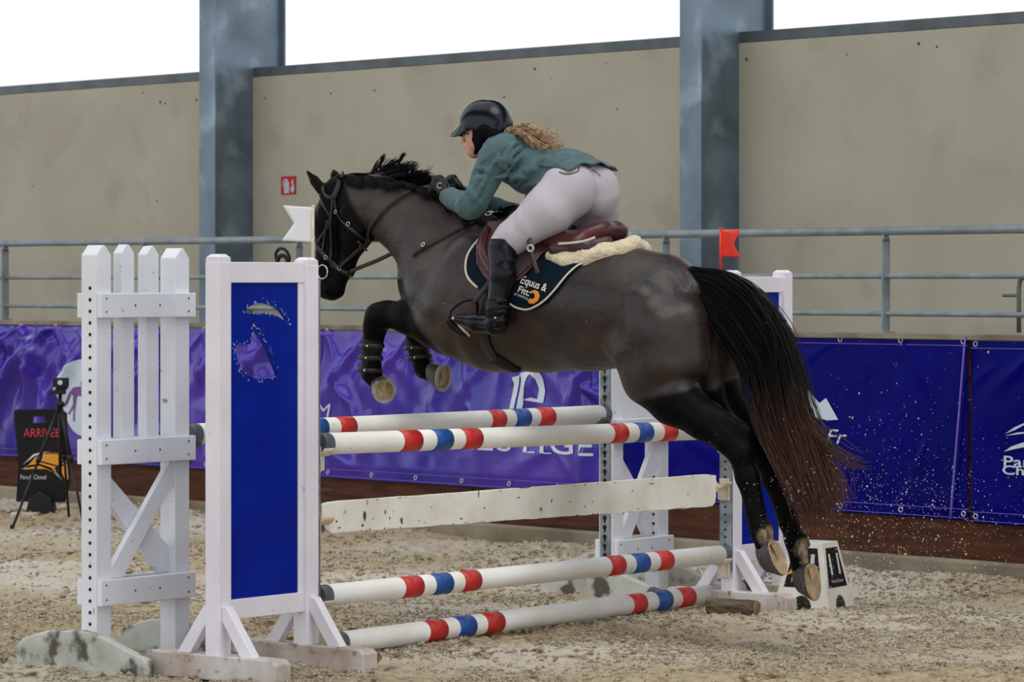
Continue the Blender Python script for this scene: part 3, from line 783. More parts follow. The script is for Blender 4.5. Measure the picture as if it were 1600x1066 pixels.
# tripod with timing device
TF = Frame((0, 22.1, 0), 1, 0)
tp = lambda px, py, y=0: TF.px(px, py, y)
t = thing('tripod', 'black tripod carrying a small timing device in front of the violet banner', 'tripod', TF, base=(tp(95, 800).x, 0, 0))
hub = tp(94, 632)
def zg(p): return Vector((p.x, p.y, 0.0))
for (px, py, yy) in ((19, 822, -.45), (131, 808, -.22), (108, 780, .38)):
    e = TF.px(px, py, yy); e.z = .0
    s0 = hub + (e - hub) * .03; m_ = hub.lerp(e, .45)
    G = MB(); G.tube([s0, m_], .013, 8); G.tube([m_, e], .0085, 8); G.tube([hub.lerp(e, .42), hub.lerp(e, .47)], .017, 8); G.ball((e.x, e.y, .014), .016)
    G.tube([hub.lerp(e, .46), Vector((hub.x, 0, hub.z - .40))], .005, 6)
    G.build('leg', M['black'], t, smooth=True)
MB().tube([hub + Vector((0, 0, .07)), hub - Vector((0, 0, .44))], .011, 10).ball(hub, (.03, .03, .025)).build('centre_column', M['black'], t, smooth=True)
c = tp(95, 604); G = MB().box(c.x - .048, c.x + .048, -.035, .035, c.z - .005, c.z + .055); G.box(c.x - .042, c.x + .03, -.03, .03, c.z - .05, c.z - .02); G.box(c.x - .03, c.x + .042, -.025, .03, c.z - .02, c.z - .006)
G.build('timing_device', M['black'], t, bevel=.004)
MB().tube([(c.x, -.036, c.z + .026), (c.x, -.038, c.z + .026)], .016, 16).build('lens', M['greyprint'], t)
MB().tube([(c.x - .03, -.0, c.z - .035), (c.x - .075, -.03, c.z - .045)], .005, 8).build('pan_handle', M['black'], t)

# ARRIVEE sign
sy = .75
sp_ = lambda px, py: (lambda p: (p.x, p.z))(TF.px(px, py, sy))
b0 = TF.px(62, 800, sy)
t = thing('finish_sign', 'black free-standing sign board reading ARRIVEE in red', 'sign', TF, base=(b0.x, sy, 0))
outl = [sp_(*p) for p in ((25, 640), (96, 640), (104, 646), (105, 690), (110, 716), (108, 758), (101, 785), (25, 784), (29, 726), (22, 655), (22, 643))]
slot_ = [sp_(*p) for p in ((51, 651), (69, 651), (72, 661), (51, 661))]
V, Fc = curve_mesh([outl, slot_], .03)
MB().add([(v[0], sy + v[2] + .015, v[1]) for v in V], Fc).build('board', M['blackfoam'], t)
def sprint(loops, m, name='print', dy=-.002):
    V, Fc = curve_mesh([[sp_(*p) for p in lp] for lp in loops]); MB().add([(v[0], sy + dy, v[1]) for v in V], Fc).build(name, M[m], t)
def stext(txt, px, py, h, w, m, name='lettering'):
    a = sp_(px, py); b = sp_(px, py - h); V, Fc = text_mesh(txt, (b[1] - a[1]) / .7)
    wd = max(v[0] for v in V) - min(v[0] for v in V); k = (sp_(px + w, py)[0] - a[0]) / wd
    MB().add([(a[0] + v[0] * k, sy - .002, a[1] + v[1]) for v in V], Fc).build(name, M[m], t)
stext('ARRIVEE', 37, 683, 13.5, 56, 'redprint'); stext('ParcduCheval', 31.5, 749, 7, 40, 'greyprint'); stext('Ensemble', 32, 755, 4, 36, 'dimprint') if False else None
sprint([[(38, 734), (55, 715), (72, 707), (88, 708), (97, 712), (103, 718), (106, 735), (107, 748), (104, 752), (99, 744), (95, 734), (90, 729), (85, 731), (88, 738), (93, 744), (84, 738), (72, 733), (52, 733)]], 'orange', 'horse_emblem')
sprint([[(36, 726), (52, 710), (66, 706), (80, 707), (93, 711), (80, 709), (66, 709), (54, 713)]], 'greyprint', 'swoosh')
sprint([[(33, 734), (46, 727), (62, 725), (80, 731), (98, 751), (80, 735), (62, 728), (47, 730)]], 'greyprint', 'swoosh')
G = MB(); q = TF.px(36, 790, sy); q2 = TF.px(88, 790, sy)
G.prism([(q.x + .02, .0), (q2.x - .0, .0), (q2.x - .02, .12), (q2.x - .1, .17), (q.x + .05, .12)], sy - .08, sy + .08, 'y'); G.build('foot', M['black'], t, bevel=.01)
q = TF.px(21, 800, sy); q2 = TF.px(66, 800, sy)
MB().box(q.x, q2.x, sy - .14, sy - .06, -.02, .03).build('ballast', M['foot'], t, bevel=.006)

# number marker 11
mc = ground_pt(1272, 948); MF = Frame((mc[0], mc[1], 0), .857, -.515)
t = thing('number_marker', 'white plastic fence number marker reading 11 beside the far wing', 'marker', MF)
HB, HT, ZT = .142, .082, .305
def face_map(k):
    def f(a, tt, o=0):
        h = HB + (HT - HB) * tt / ZT + o
        return [(a, -h, tt), (h, a, tt), (-a, h, tt), (-h, -a, tt)][k]
    return f
for k in range(4):
    f = face_map(k)
    arch = [(.055 * math.cos(math.radians(180 - a)), .062 * math.sin(math.radians(a))) for a in range(0, 181, 20)]
    pts = [(-HB, 0)] + [(p[0], max(p[1], 0)) for p in arch] + [(HB, 0), (HT, ZT), (-HT, ZT)]
    V, Fc = curve_mesh([pts]); 
    o = MB().add([f(v[0], v[1]) for v in V], Fc).build('side', M['marker'], t)
    sm = o.modifiers.new('thickness', 'SOLIDIFY'); sm.thickness = .006; sm.offset = 0
    wa, wb_ = .098, .062; z0, z1 = .10, .285
    MB().add([f(-wa, z0, .0045), f(wa, z0, .0045), f(wb_, z1, .0045), f(-wb_, z1, .0045)], [(0, 1, 2, 3)]).build('black_label', M['blackfoam'], t)
    def mtext(txt, a0, zz, h, w, m, name='lettering'):
        V, Fc = text_mesh(txt, h / .7, off=.0015 if h > .05 else 0); x0 = min(v[0] for v in V); wd = max(v[0] for v in V) - x0
        MB().add([f(a0 + (v[0] - x0) * w / wd, zz + v[1], .0062) for v in V], Fc).build(name, M[m], t)
    mtext('11', -.052, .16, .098, .104, 'greyprint'); mtext('ParcduCheval', -.06, .122, .016, .12, 'greyprint')
MB().box(-HT - .003, HT + .003, -HT - .003, HT + .003, ZT - .004, ZT + .006).build('top', M['marker'], t, bevel=.004)
f = face_map(0)
V, Fc = curve_mesh([[(-.09, .155), (-.06, .19), (-.02, .2), (-.03, .175)]]); MB().add([f(v[0], v[1], .0064) for v in V], Fc).build('emblem', M['orange'], t)
# ================================================================ signed distance modelling
H = lambda px, py, w=0.0: HF.px(px, py, w)
def Hm(px, py, w):
    """like H, but a far-side point (w < 0) is the mirror image of the near-side one."""
    p = HF.px(px, py, abs(w)); return Vector((p.x, w, p.z))
class Field:
    def __init__(s, lo, hi, h, y0=0.0):
        s.lo = np.array(lo, float); s.h = h
        s.n = np.ceil((np.array(hi) - s.lo) / h).astype(int) + 1
        s.ax = [s.lo[i] + h * np.arange(s.n[i]) for i in range(3)]
        s.d = np.full(s.n, .2, np.float32)
    def cone(s, a, b, ra, rb, k=.03, sy=1.0, cut=False, sz=1.0):
        """rounded cone a->b; sy squeezes the lateral (y) size; smooth union with width k (cut=True carves)."""
        a = np.array(a, float); b = np.array(b, float); m = k + .03
        R = max(ra, rb)
        lo = np.minimum(a - ra, b - rb) - m; hi = np.maximum(a + ra, b + rb) + m
        ex = R * max(sy, 1) - R if sy > 1 else 0
        lo[1] -= ex; hi[1] += ex
        i0 = np.clip(((lo - s.lo) / s.h).astype(int), 0, s.n - 1); i1 = np.clip(((hi - s.lo) / s.h).astype(int) + 2, 1, s.n)
        if (i1 <= i0).any(): return s
        X, Y, Z = np.meshgrid(*[s.ax[i][i0[i]:i1[i]].astype(np.float32) for i in range(3)], indexing='ij', sparse=True)
        c = (a[1] + b[1]) / 2
        # squeeze about the segment's own lateral line
        d = b - a; dd = d.copy(); dd[1] /= sy
        L2 = (dd ** 2).sum() + 1e-12
        px, py, pz = X - a[0], (Y - a[1]) / sy, Z - a[2]
        t = np.clip((px * dd[0] + py * dd[1] + pz * dd[2]) / L2, 0, 1)
        D = np.sqrt((px - t * dd[0]) ** 2 + (py - t * dd[1]) ** 2 + (pz - t * dd[2]) ** 2) - (ra + (rb - ra) * t)
        if sy < 1: D = D * (sy * .5 + .5)
        S_ = s.d[i0[0]:i1[0], i0[1]:i1[1], i0[2]:i1[2]]
        if cut:
            D = -D; hh = np.clip(k - np.abs(S_ - D), 0, None) / k; S_[...] = np.maximum(S_, D) + hh * hh * k * .25
        else:
            hh = np.clip(k - np.abs(S_ - D), 0, None) / k; S_[...] = np.minimum(S_, D) - hh * hh * k * .25
        return s
    def chain(s, pts, k=.03, sy=1.0):
        for p, q in zip(pts[:-1], pts[1:]): s.cone(p[0], q[0], p[1], q[1], k, sy)
        return s
    def halfspace(s, p, n):
        """keep the side n points away from."""
        n = np.array(n, float); n /= np.linalg.norm(n)
        X, Y, Z = np.meshgrid(*s.ax, indexing='ij', sparse=True)
        s.d = np.maximum(s.d, ((X - p[0]) * n[0] + (Y - p[1]) * n[1] + (Z - p[2]) * n[2]).astype(np.float32)); return s
    def mesh(s):
        d = s.d; sg = d < 0
        c = [sg[i:sg.shape[0] - 1 + i, j:sg.shape[1] - 1 + j, k:sg.shape[2] - 1 + k] for i in (0, 1) for j in (0, 1) for k in (0, 1)]
        al = c[0].copy(); an = c[0].copy()
        for x in c[1:]: al &= x; an |= x
        act = an & ~al; ids = np.full(act.shape, -1, np.int64); I = np.argwhere(act); ids[act] = np.arange(len(I))
        acc = np.zeros((len(I), 3)); cnt = np.zeros(len(I))
        offs = [(0, 0, 0), (1, 0, 0), (0, 1, 0), (0, 0, 1), (1, 1, 0), (1, 0, 1), (0, 1, 1), (1, 1, 1)]
        for p in offs:
            for q in offs:
                if sum(q) - sum(p) == 1 and all(q[i] >= p[i] for i in range(3)):
                    dp = d[I[:, 0] + p[0], I[:, 1] + p[1], I[:, 2] + p[2]]; dq = d[I[:, 0] + q[0], I[:, 1] + q[1], I[:, 2] + q[2]]
                    mk = (dp < 0) != (dq < 0); t = np.where(mk, dp / np.where(dp == dq, 1, dp - dq), 0)
                    P0 = np.array(p, float); D0 = np.array(q, float) - P0
                    acc += mk[:, None] * (P0 + t[:, None] * D0); cnt += mk
        V = s.lo + s.h * (I + acc / cnt[:, None]); F = []
        for ax in range(3):
            u, v = [(1, 2), (2, 0), (0, 1)][ax]
            sl0 = [slice(None)] * 3; sl1 = [slice(None)] * 3; sl0[ax] = slice(0, -1); sl1[ax] = slice(1, None)
            a_, b_ = sg[tuple(sl0)], sg[tuple(sl1)]; E = np.argwhere(a_ != b_)
            E = E[(E[:, u] > 0) & (E[:, v] > 0) & (E[:, u] < sg.shape[u] - 1) & (E[:, v] < sg.shape[v] - 1)]
            ins = a_[E[:, 0], E[:, 1], E[:, 2]]
            def gid(du, dv): e = E.copy(); e[:, u] -= du; e[:, v] -= dv; return ids[e[:, 0], e[:, 1], e[:, 2]]
            q = np.stack([gid(1, 1), gid(0, 1), gid(0, 0), gid(1, 0)], 1); q[~ins] = q[~ins][:, ::-1]; F.append(q)
        return V, np.concatenate(F)
def relax(V, F, it=2, lam=.5):
    E = np.concatenate([F[:, [0, 1]], F[:, [1, 2]], F[:, [2, 3]], F[:, [3, 0]]]); n = len(V)
    for _ in range(it):
        A = np.zeros((n, 3)); c = np.zeros(n)
        for j in range(3): A[:, j] = np.bincount(E[:, 0], V[E[:, 1], j], n) + np.bincount(E[:, 1], V[E[:, 0], j], n)
        c = np.bincount(E[:, 0], minlength=n) + np.bincount(E[:, 1], minlength=n)
        V = V + lam * (A / np.maximum(c, 1)[:, None] - V)
    return V
def field_obj(fd, name, m, parent, attrs=None, it=2, label=None):
    V, F = fd.mesh(); V = relax(V, F, it)
    off = OFF.get(root_of(parent).name, Vector()) if parent else Vector()
    at = attrs(V) if attrs else None
    o = np_mesh(name, V - np.array(off), F, m, parent, True, at, label=label)
    return o, V, F

# ================================================================ horse
hb = H(860, 480, 0); horse = thing('horse', 'dark brown horse with black legs, mane and tail, jumping over the striped poles', 'horse', HF, base=(hb.x, 0, .0))
fd = Field((-1.75, -.46, .12), (1.5, .46, 2.45), .0085)
def C2(a, b, ra, rb, k=.04, sy=1.0): fd.cone(H(*a), H(*b), ra, rb, k, sy)
def C2m(a, b, ra, rb, k=.04, sy=1.0): fd.cone(Hm(*a), Hm(*b), ra, rb, k, sy)
# trunk
trunk = [((693, 452, 0), .205, .82), ((728, 462, 0), .27, .80), ((775, 466, 0), .318, .80), ((850, 472, 0), .300, .88), ((925, 480, 0), .268, .96), ((985, 484, 0), .240, 1.05), ((1030, 488, 0), .232, 1.08)]
for (p, r1, s1), (q, r2, s2) in zip(trunk[:-1], trunk[1:]): C2(p, q, r1, r2, .06, (s1 + s2) / 2)
C2((745, 400, 0), (800, 400, 0), .15, .16, .08, .55)            # withers
C2((758, 362, 0), (812, 368, 0), .05, .045, .06, .8)
C2((985, 440, 0), (1040, 448, 0), .125, .12, .08, 1.0)          # croup
C2((1040, 440, 0), (1082, 462, 0), .09, .07, .06, .9)
C2((1078, 430, 0), (1100, 450, 0), .032, .026, .03)             # dock
for s in (1, -1):
    C2m((1036, 520, s * .125), (1040, 565, s * .135), .165, .150, .05)   # haunch
    C2m((1075, 500, s * .10), (1080, 560, s * .11), .085, .085, .06)
    C2m((990, 550, s * .16), (1005, 600, s * .15), .10, .075, .06)       # stifle
    C2m((1000, 470, s * .20), (1010, 520, s * .18), .07, .08, .06)       # hip point
    C2m((740, 400, s * .12), (700, 478, s * .165), .09, .095, .06)       # shoulder blade
    C2m((676, 455, s * .10), (700, 512, s * .12), .10, .085, .06)        # breast / point of shoulder
    C2m((735, 500, s * .14), (748, 520, s * .13), .09, .08, .07)
# neck
nk = [((700, 418, 0), .205, .68), ((672, 382, 0), .170, .60), ((640, 350, 0), .148, .55), ((608, 330, 0), .125, .55), ((575, 315, 0), .110, .60), ((552, 305, 0), .098, .62)]
for (p, r1, s1), (q, r2, s2) in zip(nk[:-1], nk[1:]): C2(p, q, r1, r2, .06, (s1 + s2) / 2)
C2((745, 385, 0), (690, 345, 0), .12, .09, .08, .55)
C2((690, 335, 0), (600, 285, 0), .055, .04, .06, .8)            # crest
C2((668, 425, 0), (656, 440, 0), .12, .10, .06, .85)
# head
C2((530, 298, 0), (514, 345, 0), .072, .078, .03, .95)
C2((514, 345, 0), (513, 400, 0), .078, .058, .03, .85)
C2((513, 400, 0), (513, 448, 0), .056, .052, .03, .9)
C2((553, 340, .0), (556, 362, .0), .098, .092, .03, .62)
C2((556, 365, 0), (540, 415, 0), .078, .046, .03, .6)
C2((540, 415, 0), (526, 448, 0), .044, .040, .03, .75)
C2((512, 452, 0), (520, 458, 0), .048, .036, .025, .95)         # muzzle
C2((528, 450, 0), (530, 456, 0), .034, .026, .02, .9)           # chin
for s in (1, -1):
    C2m((505, 330, s * .062), (512, 350, s * .058), .026, .022, .02)  # brow
    C2m((508, 440, s * .040), (510, 452, s * .042), .018, .022, .02)  # nostril wing
    fd.cone(Hm(503, 446, s * .060), Hm(505, 454, s * .062), .008, .011, .008, 1, cut=True)
    C2m((512, 368, s * .052), (516, 405, s * .040), .012, .010, .02)   # cheek ridge
    C2m((545, 332, s * .05), (558, 362, s * .045), .045, .043, .03)    # jowl
# ears
for s, tip, base in ((1, (476, 263), (504, 298)), (-1, (519, 263), (527, 285))):
    b_ = H(base[0], base[1], s * .05); t_ = H(tip[0], tip[1], s * .055); m_ = b_.lerp(t_, .45)
    fd.cone(b_, m_, .028, .026, .015, .75); fd.cone(m_, t_, .026, .004, .006, .6)
    n_ = (t_ - b_).normalized()
    fd.cone(b_.lerp(t_, .25) + Vector((.012, s * .026, .004)), b_.lerp(t_, .8) + Vector((.008, s * .014, .002)), .010, .005, .004, 1, cut=True)
# legs: (px, py, w, r)
def leg(pts, k=.03, sy=1.0):
    for a, b in zip(pts[:-1], pts[1:]): C2(a[:3], b[:3], a[3], b[3], k, sy)
hind_near = [(1018, 590, .13, .125), (1056, 624, .13, .112), (1100, 657, .125, .080), (1140, 688, .12, .060), (1158, 708, .12, .052), (1166, 745, .12, .043), (1179, 800, .12, .036), (1187, 826, .12, .041), (1193, 844, .12, .034), (1195, 856, .12, .037)]
hind_far = [(1075, 520, -.13, .150), (1105, 578, -.13, .135), (1124, 618, -.13, .105), (1150, 652, -.125, .075), (1180, 688, -.12, .060), (1196, 712, -.12, .052), (1208, 750, -.12, .043), (1231, 815, -.12, .036), (1243, 846, -.12, .041), (1248, 870, -.12, .034), (1250, 888, -.12, .038)]
leg(hind_near); leg(hind_far)
C2((1110, 640, .12), (1163, 672, .115), .030, .028, .03); C2((1163, 672, .115), (1166, 705, .115), .027, .026, .02)      # hock and its tendon
C2((1150, 645, -.12), (1200, 684, -.115), .030, .028, .03); C2((1200, 684, -.115), (1207, 715, -.115), .027, .026, .02)
C2((1199, 822, .12), (1204, 832, .12), .020, .014, .02); C2((1256, 842, -.12), (1262, 852, -.12), .020, .014, .02)         # ergots
C2((1178, 740, .12), (1188, 800, .12), .018, .018, .03); C2((1219, 750, -.12), (1240, 815, -.12), .016, .018, .03)         # back tendons
fore_near = [(712, 520, .12, .110), (680, 508, .12, .100), (640, 496, .12, .076), (605, 491, .12, .058), (591, 494, .12, .056), (586, 512, .12, .050), (583, 535, .12, .040), (581, 566, .12, .036), (581, 584, .12, .041), (588, 598, .12, .036)]
fore_far = [(712, 520, -.12, .105), (680, 508, -.12, .090), (662, 495, -.12, .070), (648, 492, -.12, .055), (648, 510, -.12, .050), (652, 535, -.12, .040), (658, 562, -.12, .036), (663, 576, -.12, .041), (676, 586, -.12, .036)]
leg(fore_near); leg(fore_far)
V_, F_ = fd.mesh(); V_ = relax(V_, F_, 3)
# coat: 1 = black points, 0 = brown body
def coat(V):
    x, y, z = V[:, 0], V[:, 1], V[:, 2]
    blk = np.zeros(len(V))
    def region(p, r, soft=.05):
        q = np.array(H(*p)); d = np.sqrt((x - q[0]) ** 2 + (z - q[2]) ** 2); return np.clip((r - d) / soft + .5, 0, 1)
    hx = lambda *a: H(*a)
    # head
    a = H(545, 275); b = H(600, 385)
    t = ((x - a.x) * (b.z - a.z) - (z - a.z) * (b.x - a.x)) ; blk = np.maximum(blk, np.clip((-t) / .012 + .5, 0, 1) * (x > .8) * (z > 1.4))
    # front legs below the breast line
    l0 = H(650, 462, .12); l1 = H(700, 540, .12)
    nx, nz = (l1.z - l0.z), -(l1.x - l0.x); nn = math.hypot(nx, nz); s_ = ((x - l0.x) * nx + (z - l0.z) * nz) / nn
    s_ = s_ if True else s_
    blk = np.maximum(blk, np.clip(-s_ / .03 + .2, 0, 1) * (z < l0.z + .08) * (x > l1.x - .05) * (x > .2))
    # hind legs below a line from the stifle to the buttock
    k0 = H(985, 632, .13); k1 = H(1085, 610, .13); k2 = H(1120, 560, .13)
    zz = np.interp(x, [k2.x, k1.x, k0.x], [k2.z, k1.z, k0.z]); blk = np.maximum(blk, np.clip((zz - z) / .025 + .5, 0, 1) * (x < k0.x + .05))
    # far limbs and inner thigh
    blk = np.maximum(blk, np.clip((-x - 1.0) / .04, 0, 1) * np.clip((-y + .02) / .05, 0, 1) * (z < 1.35))
    mud = np.zeros(len(V))
    for q_, r_ in (((1199, 838, .12), .055), ((1212, 850, .12), .045), ((1257, 858, -.12), .055), ((1262, 876, -.12), .04), ((1166, 672, .12), .02)):
        q = np.array(H(*q_)); mud = np.maximum(mud, np.clip((r_ - np.sqrt(((V - q) ** 2).sum(1))) / .03, 0, 1) * np.clip(.75 + 1.3 * vnoise(x / .012 + y / .02, z / .02, 51), 0, 1))
    return {'black': np.clip(blk, 0, 1), 'mud': mud}
def coat_mat():
    m = bpy.data.materials.new('horse_coat'); m.use_nodes = True; nt = m.node_tree; N = nt.nodes; L = nt.links; b = N['Principled BSDF']
    tc = N.new('ShaderNodeTexCoord')
    def noise(s, det=3, dist=0):
        n = N.new('ShaderNodeTexNoise'); n.inputs['Scale'].default_value = s; n.inputs['Detail'].default_value = det; n.inputs['Distortion'].default_value = dist; L.new(tc.outputs['Object'], n.inputs['Vector']); return n.outputs['Fac']
    def rng(s, lo, hi, a=0, c=1):
        x = N.new('ShaderNodeMapRange'); x.inputs[1].default_value = lo; x.inputs[2].default_value = hi; x.inputs[3].default_value = a; x.inputs[4].default_value = c; L.new(s, x.inputs[0]); return x.outputs[0]
    def mix(f, a, c):
        x = N.new('ShaderNodeMix'); x.data_type = 'RGBA'; L.new(f, x.inputs[0])
        for s_, i in ((a, 6), (c, 7)):
            if isinstance(s_, tuple): x.inputs[i].default_value = s_
            else: L.new(s_, x.inputs[i])
        return x.outputs[2]
    at = N.new('ShaderNodeAttribute'); at.attribute_name = 'black'
    c = mix(rng(noise(5, 4, .6), .35, .68), srgb(36, 28, 25), srgb(60, 46, 40))
    c = mix(rng(noise(14, 3), .5, .75, 0, .6), c, srgb(30, 23, 22))
    c = mix(at.outputs['Fac'], c, srgb(8, 7, 9))
    am = N.new('ShaderNodeAttribute'); am.attribute_name = 'mud'; c = mix(am.outputs['Fac'], c, srgb(176, 154, 128))
    L.new(c, b.inputs['Base Color'])
    sp_m = mix(at.outputs['Fac'], (.42, .42, .42, 1), (.07, .07, .07, 1)); L.new(sp_m, b.inputs['Specular IOR Level'])
    r = mix(at.outputs['Fac'], (.42, .42, .42, 1), (.5, .5, .5, 1)); L.new(r, b.inputs['Roughness'])
    b.inputs['Specular IOR Level'].default_value = .36
    bp = N.new('ShaderNodeBump'); bp.inputs['Strength'].default_value = .38; bp.inputs['Distance'].default_value = .03
    L.new(noise(9, 5, .4), bp.inputs['Height']); 
    bp2 = N.new('ShaderNodeBump'); bp2.inputs['Strength'].default_value = .12; bp2.inputs['Distance'].default_value = .004
    L.new(noise(140, 3), bp2.inputs['Height']); L.new(bp.outputs[0], bp2.inputs['Normal']); L.new(bp2.outputs[0], b.inputs['Normal'])
    return m
M['coat'] = coat_mat()
np_mesh('body', V_ - np.array(OFF[horse.name]), F_, M['coat'], horse, True, coat(V_))
BVH = BVHTree.FromPolygons([tuple(v) for v in V_], F_.tolist())
def hit(px, py, push=0.0, bvh=None, wdef=.2):
    """point of the horse's skin seen at a picture point, pushed outwards."""
    o = HF.loc((0, 0, CAMZ)); d = (HF.px(px, py, 0) - o).normalized()
    h, n, i, _ = (bvh or BVH).ray_cast(o, d)
    if h is None:
        p = HF.px(px, py, wdef); return p, Vector((0, 1, 0))
    if n.dot(d) > 0: n = -n
    return h + n * push, n
def side_hit(x, z, s=1, bvh=None):
    h, n, i, _ = (bvh or BVH).ray_cast(Vector((x, s * 1.2, z)), Vector((0, -s, 0)))
    return (h, n) if h is not None else (None, None)

M['eye'] = mat('horse_eye', srgb(14, 10, 8), .08)
M['hoof'] = mat('hoof_horn', srgb(74, 70, 66), .5, srgb(48, 46, 44), 20, bump=.2)
M['hoof_light'] = mat('hoof_sole', srgb(186, 160, 128), .8, srgb(138, 112, 84), 14, bump=.6, bscale=40)
M['shoe'] = mat('horseshoe_metal', srgb(170, 168, 160), .5, srgb(140, 134, 122), 25, metal=.3)
for s in (1, -1):
    p, n = side_hit(H(503, 340, 0).x, H(503, 340, 0).z, s)
    if p: MB().ball(p - n * .008, (.018, .014, .016), 14, 8).build('eye', M['eye'], horse, smooth=True)
def hoof(c, n, t, a=.066, b=.055, depth=.075, shoe=True, back=None):
    """c sole centre, n outward sole normal, t direction of the toe."""
    c = Vector(c); n = Vector(n).normalized(); t = Vector(t); t = (t - n * t.dot(n)).normalized(); s = n.cross(t)
    def ring(d, ka, kb, sh, m=28):
        out = []
        for k in range(m):
            ang = 2 * math.pi * k / m; ca, sa = math.cos(ang), math.sin(ang)
            r_ = 1.0 if ca > -.6 else 1 - .18 * (-.6 - ca) / .4
            out.append(c - n * d + t * (a * ka * ca * r_ + sh) + s * (b * kb * sa))
        return out
    G = MB(); rs = [ring(0, 1, 1, 0), ring(.010, 1, 1.0, -.001), ring(depth * .55, .88, .88, -.010), ring(depth, .76, .74, -.020), ring(depth * 1.12, .62, .6, -.022)]
    m = 28; vs = [p for r_ in rs for p in r_]
    fs = [(i * m + k, i * m + (k + 1) % m, (i + 1) * m + (k + 1) % m, (i + 1) * m + k) for i in range(4) for k in range(m)]
    G.add(vs, fs); G.add(rs[4], [tuple(range(m))]); h = G.build('hoof', M['hoof'], horse, smooth=True)
    G = MB(); r0 = ring(0.0, .99, .99, 0); r1 = ring(-.0015, .84, .84, 0); r2 = ring(.010, .74, .72, 0); ctr = [c - n * .006]
    fs = [(k, (k + 1) % m, m + (k + 1) % m, m + k) for k in range(m)] + [(m + k, m + (k + 1) % m, 2 * m + (k + 1) % m, 2 * m + k) for k in range(m)] + [(2 * m + k, 2 * m + (k + 1) % m, 3 * m) for k in range(m)]
    G.add(r0 + r1 + r2 + ctr, fs)
    fr = [c - n * .001 + t * (-.80 * a) + s * (.42 * b), c - n * .002 + t * (.28 * a), c - n * .001 + t * (-.80 * a) - s * (.42 * b), c - n * .013 + t * (-.8 * a)]
    G.add(fr, [(0, 1, 3), (1, 2, 3)])
    o = G.build('sole', M['hoof_light'], h, smooth=True)
    if shoe:
        G = MB(); vs = []; mm = 24
        for k in range(mm + 1):
            ang = math.radians(-152 + 304 * k / mm)
            for (kk, hh_) in ((1.0, 0), (1.0, .009), (.72, .009), (.72, 0)):
                vs.append(c + n * hh_ + t * (a * kk * math.cos(ang)) + s * (b * kk * math.sin(ang)))
        fs = [(4 * i + j, 4 * i + (j + 1) % 4, 4 * i + 4 + (j + 1) % 4, 4 * i + 4 + j) for i in range(mm) for j in range(4)] + [(0, 1, 2, 3), (4 * mm + 3, 4 * mm + 2, 4 * mm + 1, 4 * mm)]
        G.add(vs, fs).build('horseshoe', M['shoe'], h)
hoof(H(600, 610, .135), (-.80, .54, -.22), (-.2, -.1, -1), a=.060, b=.056, depth=.075)
hoof(H(692, 590, -.10), (-.95, .10, -.10), (-.1, 0, -1), a=.066, b=.052, depth=.075)
hoof(H(1215, 869, .125), (-.86, .05, .36), (-.36, 0, -.9), a=.086, b=.050, depth=.075, shoe=False)
hoof(H(1270, 907, -.115), (-.95, .10, .16), (-.16, 0, -.98), a=.088, b=.052, depth=.075, shoe=False)

# ---------------------------------------------------------------- hair
def strands(paths, r0, r1, name, m, parent, tipattr=True, kind=None, tipf=None):
    """paths: list of (n,3) arrays with equal n; three-sided tapered hairs in one mesh."""
    A = np.array(paths); ns, n, _ = A.shape
    T = np.gradient(A, axis=1); T /= np.linalg.norm(T, axis=2, keepdims=True) + 1e-9
    U = np.cross(T, np.array([.3, 1.0, .2])); U /= np.linalg.norm(U, axis=2, keepdims=True) + 1e-9; W = np.cross(T, U)
    tt = np.linspace(0, 1, n); rad = (r0 + (r1 - r0) * tt ** 1.5)[None, :, None]
    V = np.stack([A + rad * (math.cos(a) * U + math.sin(a) * W) for a in (0, 2.094, 4.189)], 2).reshape(-1, 3)
    base = (np.arange(ns) * n * 3)[:, None, None] + (np.arange(n - 1) * 3)[None, :, None]
    k = np.arange(3)[None, None, :]; k2 = (k + 1) % 3
    F = np.stack([base + k, base + k2, base + 3 + k2, base + 3 + k], -1).reshape(-1, 4)
    tip = np.broadcast_to(tt[None, :, None], (ns, n, 3)).reshape(-1)
    off = np.array(OFF.get(root_of(parent).name, Vector()))
    if tipf: tip = tipf(V)
    return np_mesh(name, V - off, F, m, parent, True, {'tip': tip}, kind)
def hair_mat(name, c0, c1, rough, c2=None):
    m = bpy.data.materials.new(name); m.use_nodes = True; nt = m.node_tree; N = nt.nodes; L = nt.links; b = N['Principled BSDF']
    a = N.new('ShaderNodeAttribute'); a.attribute_name = 'tip'
    r_ = N.new('ShaderNodeMapRange'); r_.inputs[1].default_value = .55; r_.inputs[2].default_value = 1.0; L.new(a.outputs['Fac'], r_.inputs[0])
    x = N.new('ShaderNodeMix'); x.data_type = 'RGBA'; L.new(r_.outputs[0], x.inputs[0]); x.inputs[6].default_value = c0; x.inputs[7].default_value = c1
    out = x.outputs[2]
    if c2:
        tc = N.new('ShaderNodeTexCoord'); n = N.new('ShaderNodeTexNoise'); n.inputs['Scale'].default_value = 60; L.new(tc.outputs['Object'], n.inputs['Vector'])
        y = N.new('ShaderNodeMix'); y.data_type = 'RGBA'; q = N.new('ShaderNodeMapRange'); q.inputs[1].default_value = .42; q.inputs[2].default_value = .6; L.new(n.outputs['Fac'], q.inputs[0]); L.new(q.outputs[0], y.inputs[0]); L.new(out, y.inputs[6]); y.inputs[7].default_value = c2; out = y.outputs[2]
    L.new(out, b.inputs['Base Color']); b.inputs['Roughness'].default_value = rough; b.inputs['Specular IOR Level'].default_value = .14
    return m
M['tail'] = hair_mat('tail_hair', srgb(16, 15, 18), srgb(96, 66, 54), .45)
M['mane'] = hair_mat('mane_hair', srgb(13, 13, 17), srgb(20, 20, 26), .42)
rng_ = np.random.default_rng(5)
